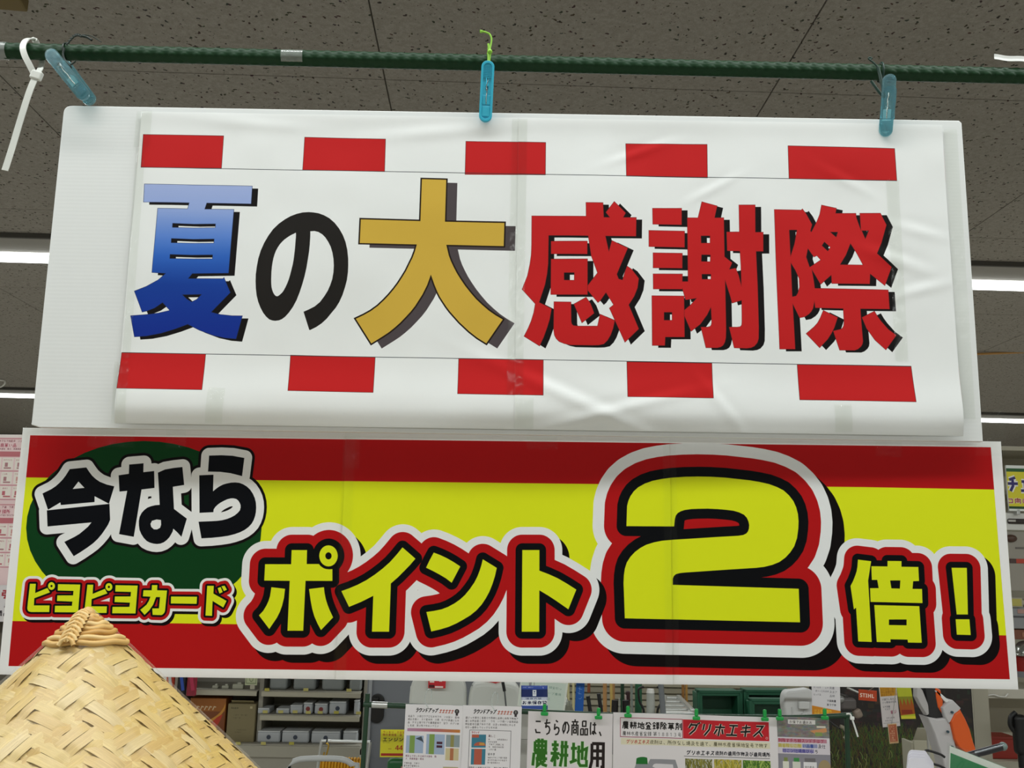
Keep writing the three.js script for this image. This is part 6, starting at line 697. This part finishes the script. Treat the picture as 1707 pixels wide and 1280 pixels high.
  item('trowel_pack', 'grey blister pack with a brown oval tool head', 'pack', 1676, 886, 1752, 985, (o, s) => { mesh('card', rb(s.w, s.h, .01, .003), mat(0x9c978c, .55), o); const m = mesh('tool_head', new THREE.SphereGeometry(1, 20, 14), mat(0x51382c, .4), o, -s.w * .36, s.h * .38, .01); m.scale.set(s.w * .13, s.h * .065, .02); mesh('red_label', rb(s.w * .6, s.h * .075, .004, .001), mat(0xb8412c, .5), o, s.w * .02, 0, .007); mesh('brown_label', rb(s.w * .14, s.h * .075, .004, .001), mat(0x4f3a36, .5), o, -s.w * .35, 0, .007); mesh('text_strip', rb(s.w * .7, s.h * .03, .003, .001), mat(0x6f6a64, .6), o, .02, s.h * .22, .007); });
  item('yellow_ticket', 'small yellow shelf ticket on the right edge', 'ticket', 1687, 998, 1703, 1010, (o, s) => { mesh('ticket', rb(s.w, s.h, .004, .001), mat(0xb9b05a, .5), o); mesh('holder', rb(s.w * 1.3, s.h * 1.3, .004, .001), mat(0xb0aa98, .5), o, 0, 0, -.005); }, d - .04);
  item('grey_parts_box', 'grey carton with dark bands on the right-hand shelf', 'box', 1686, 1012, 1740, 1048, (o, s) => { mesh('carton', rb(s.w, s.h, .1, .004), mat(0x8d8f90, .55), o, 0, 0, -.05); mesh('band', rb(s.w * .98, s.h * .08, .003, .001), mat(0x4c4d50, .5), o, 0, s.h * .05, .001); mesh('label', rb(s.w * .4, s.h * .2, .003, .001), mat(0xb08a80, .5), o, -s.w * .1, s.h * .3, .001); });
  item('brown_parts_box', 'brown carton under the grey carton on the right-hand shelf', 'box', 1690, 1050, 1745, 1066, (o, s) => { mesh('carton', rb(s.w, s.h, .1, .003), mat(0x7a4a34, .6), o, 0, 0, -.05); mesh('label', rb(s.w * .5, s.h * .5, .003, .001), mat(0x9a6a50, .5), o, 0, 0, .001); });
  item('steel_bowl', 'round glossy steel bowl above the red drum at the right edge', 'bowl', 1693, 1068, 1735, 1094, (o, s) => { const m = mesh('bowl', new THREE.SphereGeometry(1, 28, 16, 0, 6.3, 0, 1.6), mat(0xaeb2ac, .2, { metalness: .8 }), o, 0, -s.h * .4, -.02); m.scale.set(s.w / 2, s.h * .9, .07); const t = mesh('rim', new THREE.TorusGeometry(1, .05, 8, 36).rotateX(Math.PI / 2), mat(0xc4c8c2, .2, { metalness: .8 }), o, 0, -s.h * .4, -.02); t.scale.set(s.w / 2, .12, .07); });
  item('red_drum', 'dark red drum with a grey foot at the right edge', 'drum', 1690, 1092, 1752, 1130, (o, s) => { mesh('body', new THREE.CylinderGeometry(s.w / 2, s.w * .46, s.h * .72, 32), mat(0x93180f, .4), o, 0, s.h * .12, -.08); mesh('foot', new THREE.CylinderGeometry(s.w * .47, s.w * .48, s.h * .26, 32), mat(0x75767a, .4), o, 0, -s.h * .36, -.08); mesh('rim', new THREE.TorusGeometry(s.w / 2, .006, 8, 36).rotateX(Math.PI / 2), mat(0x7d150d, .4), o, 0, s.h * .46, -.08); });
}
// ------------------------------------------------------------------ pink price sheet at the far left
{
  const d = 3.6, s = span(-60, 722, 48, 990, d), c = canvas(512, 1270), x = c.getContext('2d'), r = rng(88); x.fillStyle = '#e6dcd8'; x.fillRect(0, 0, 512, 1270); const u = 512 / 108; x.fillStyle = '#e2c6c6'; x.fillRect(12 * u, 5 * u, 86 * u, 250 * u);
  const block = y => { x.fillStyle = '#c98a90'; x.fillRect(12 * u, y * u, 86 * u, 2 * u); fine(x, 14 * u, (y + 3) * u, 96 * u, 1, 4 * u, 5 * u, '#8f4a56', y + 1, 1); fine(x, 14 * u, (y + 9) * u, 80 * u, 1, 7 * u, 8 * u, '#a83a50', y + 2, 1); fine(x, 14 * u, (y + 17) * u, 96 * u, 1, 3.4 * u, 4 * u, '#7d4650', y + 3, 1); x.fillStyle = '#bb6a72'; x.fillRect(12 * u, (y + 23) * u, 84 * u, 9 * u); for (let k = 0; k < 3; k++) { const yy = y + 34 + k * 24; for (let i = 0; i < 4; i++) { x.fillStyle = '#e4dcd2'; x.fillRect((14 + i * 21) * u, yy * u, 18 * u, 20 * u); x.fillStyle = ['#b8606a', '#a8787c', '#c98f8a'][r() * 3 | 0]; x.fillRect((18 + i * 21) * u, (yy + 8) * u, 5 * u, 7 * u); x.fillRect((16 + i * 21 + r() * 4) * u, (yy + 16) * u, 12 * u, 2.4 * u); fine(x, (15 + i * 21) * u, (yy + 2) * u, (31 + i * 21) * u, 1, 3 * u, 3 * u, '#b07078', yy + i, 1); } x.fillStyle = '#c08088'; x.fillRect(12 * u, (yy + 21.5) * u, 86 * u, 1.6 * u); } };
  block(6); block(118);
  const g = thing('pink_price_sheet', 'tall pink and white price sheet cut off by the left edge', 'poster', [s.x, s.y, s.z]); g.rotation.z = .016; mesh('sheet', sheetGeo(-s.w / 2, s.w / 2, -s.h / 2, s.h / 2, 6, 12, (a, b) => Math.sin(b * 5) * .004, .001), printed(c, .35), g);
  const q = span(-60, 975, 48, 1036, d - .01), c2 = canvas(512, 290), y = c2.getContext('2d'), v = 512 / 108; y.fillStyle = '#cfcaca'; y.fillRect(0, 0, 512, 290); y.strokeStyle = '#a02a34'; word(y, '農引き', 44 * v, 8 * v, 17 * v, 15 * v, 2.6 * v); y.strokeStyle = '#2b2526'; word(y, '所て', 68 * v, 28 * v, 13 * v, 10 * v, 1.8 * v); word(y, '商品に', 54 * v, 42 * v, 13 * v, 10 * v, 1.8 * v);
  const e = thing('discount_notice', 'grey notice with red and black lettering under the pink price sheet', 'notice', [q.x, q.y, q.z]); e.rotation.z = .016; mesh('sheet', sheetGeo(-q.w / 2, q.w / 2, -q.h / 2, q.h / 2, 4, 4, () => 0, .001), printed(c2, .4), e);
  const b = thing('dark_stand', 'dark stand carrying the pink price sheet', 'stand', [s.x, 0, -d - .06]); mesh('panel', rb(s.w * 1.0, s.top - .02, .03, .004), mat(0x4a4438, .7), b, -.03, s.top / 2, 0); mesh('foot', rb(s.w, .04, .4, .01), mat(0x33302a, .7), b, -.03, .02, 0);
}
// ------------------------------------------------------------------ ceiling odds and ends
{ const h = thing('ceiling_hook', 'small white hook under the ceiling at the left edge', 'hook', [-6.2, CEIL, -11.85]); mesh('plate', new THREE.CylinderGeometry(.05, .05, .012, 20), whiteP, h, -.04, -.008, 0); mesh('hook', tubeGeo([[-.03, -.01, 0], [.06, -.02, 0], [.07, -.06, 0], [.03, -.1, 0], [-.05, -.11, 0]], .01, 30, 8), mat(0xe9e9e4, .4), h); }
{ const a = at(1600, 591, 9), b = at(1800, 580, 9), t = thing('power_cable', 'thin orange cord strung under the ceiling at the right', 'cord'); mesh('cord', tubeGeo([[a.x, a.y, a.z], [(a.x + b.x) / 2, (a.y + b.y) / 2 - .01, a.z], [b.x, b.y, b.z]], .012, 30, 6), mat(0xb98a4c, .6), t); for (const p of [a, b]) mesh('drop', rodGeo([p.x, p.y, p.z], [p.x, CEIL, p.z], .004, 6), alu, t); }
{ const p = at(14, 8, 3.2), t = thing('ochre_hanging_sign', 'ochre hanging sign corner at the top left of the ceiling', 'sign', [p.x, p.y, p.z]); t.rotation.y = .1; mesh('board', rb(.16, .05, .34, .006), mat(0x6b5a2c, .6), t, -.03, .03, .12); mesh('rod', rodGeo([-.03, .05, .1], [-.03, CEIL - p.y, .1], .004, 6), alu, t); }

renderer.render(scene, camera);
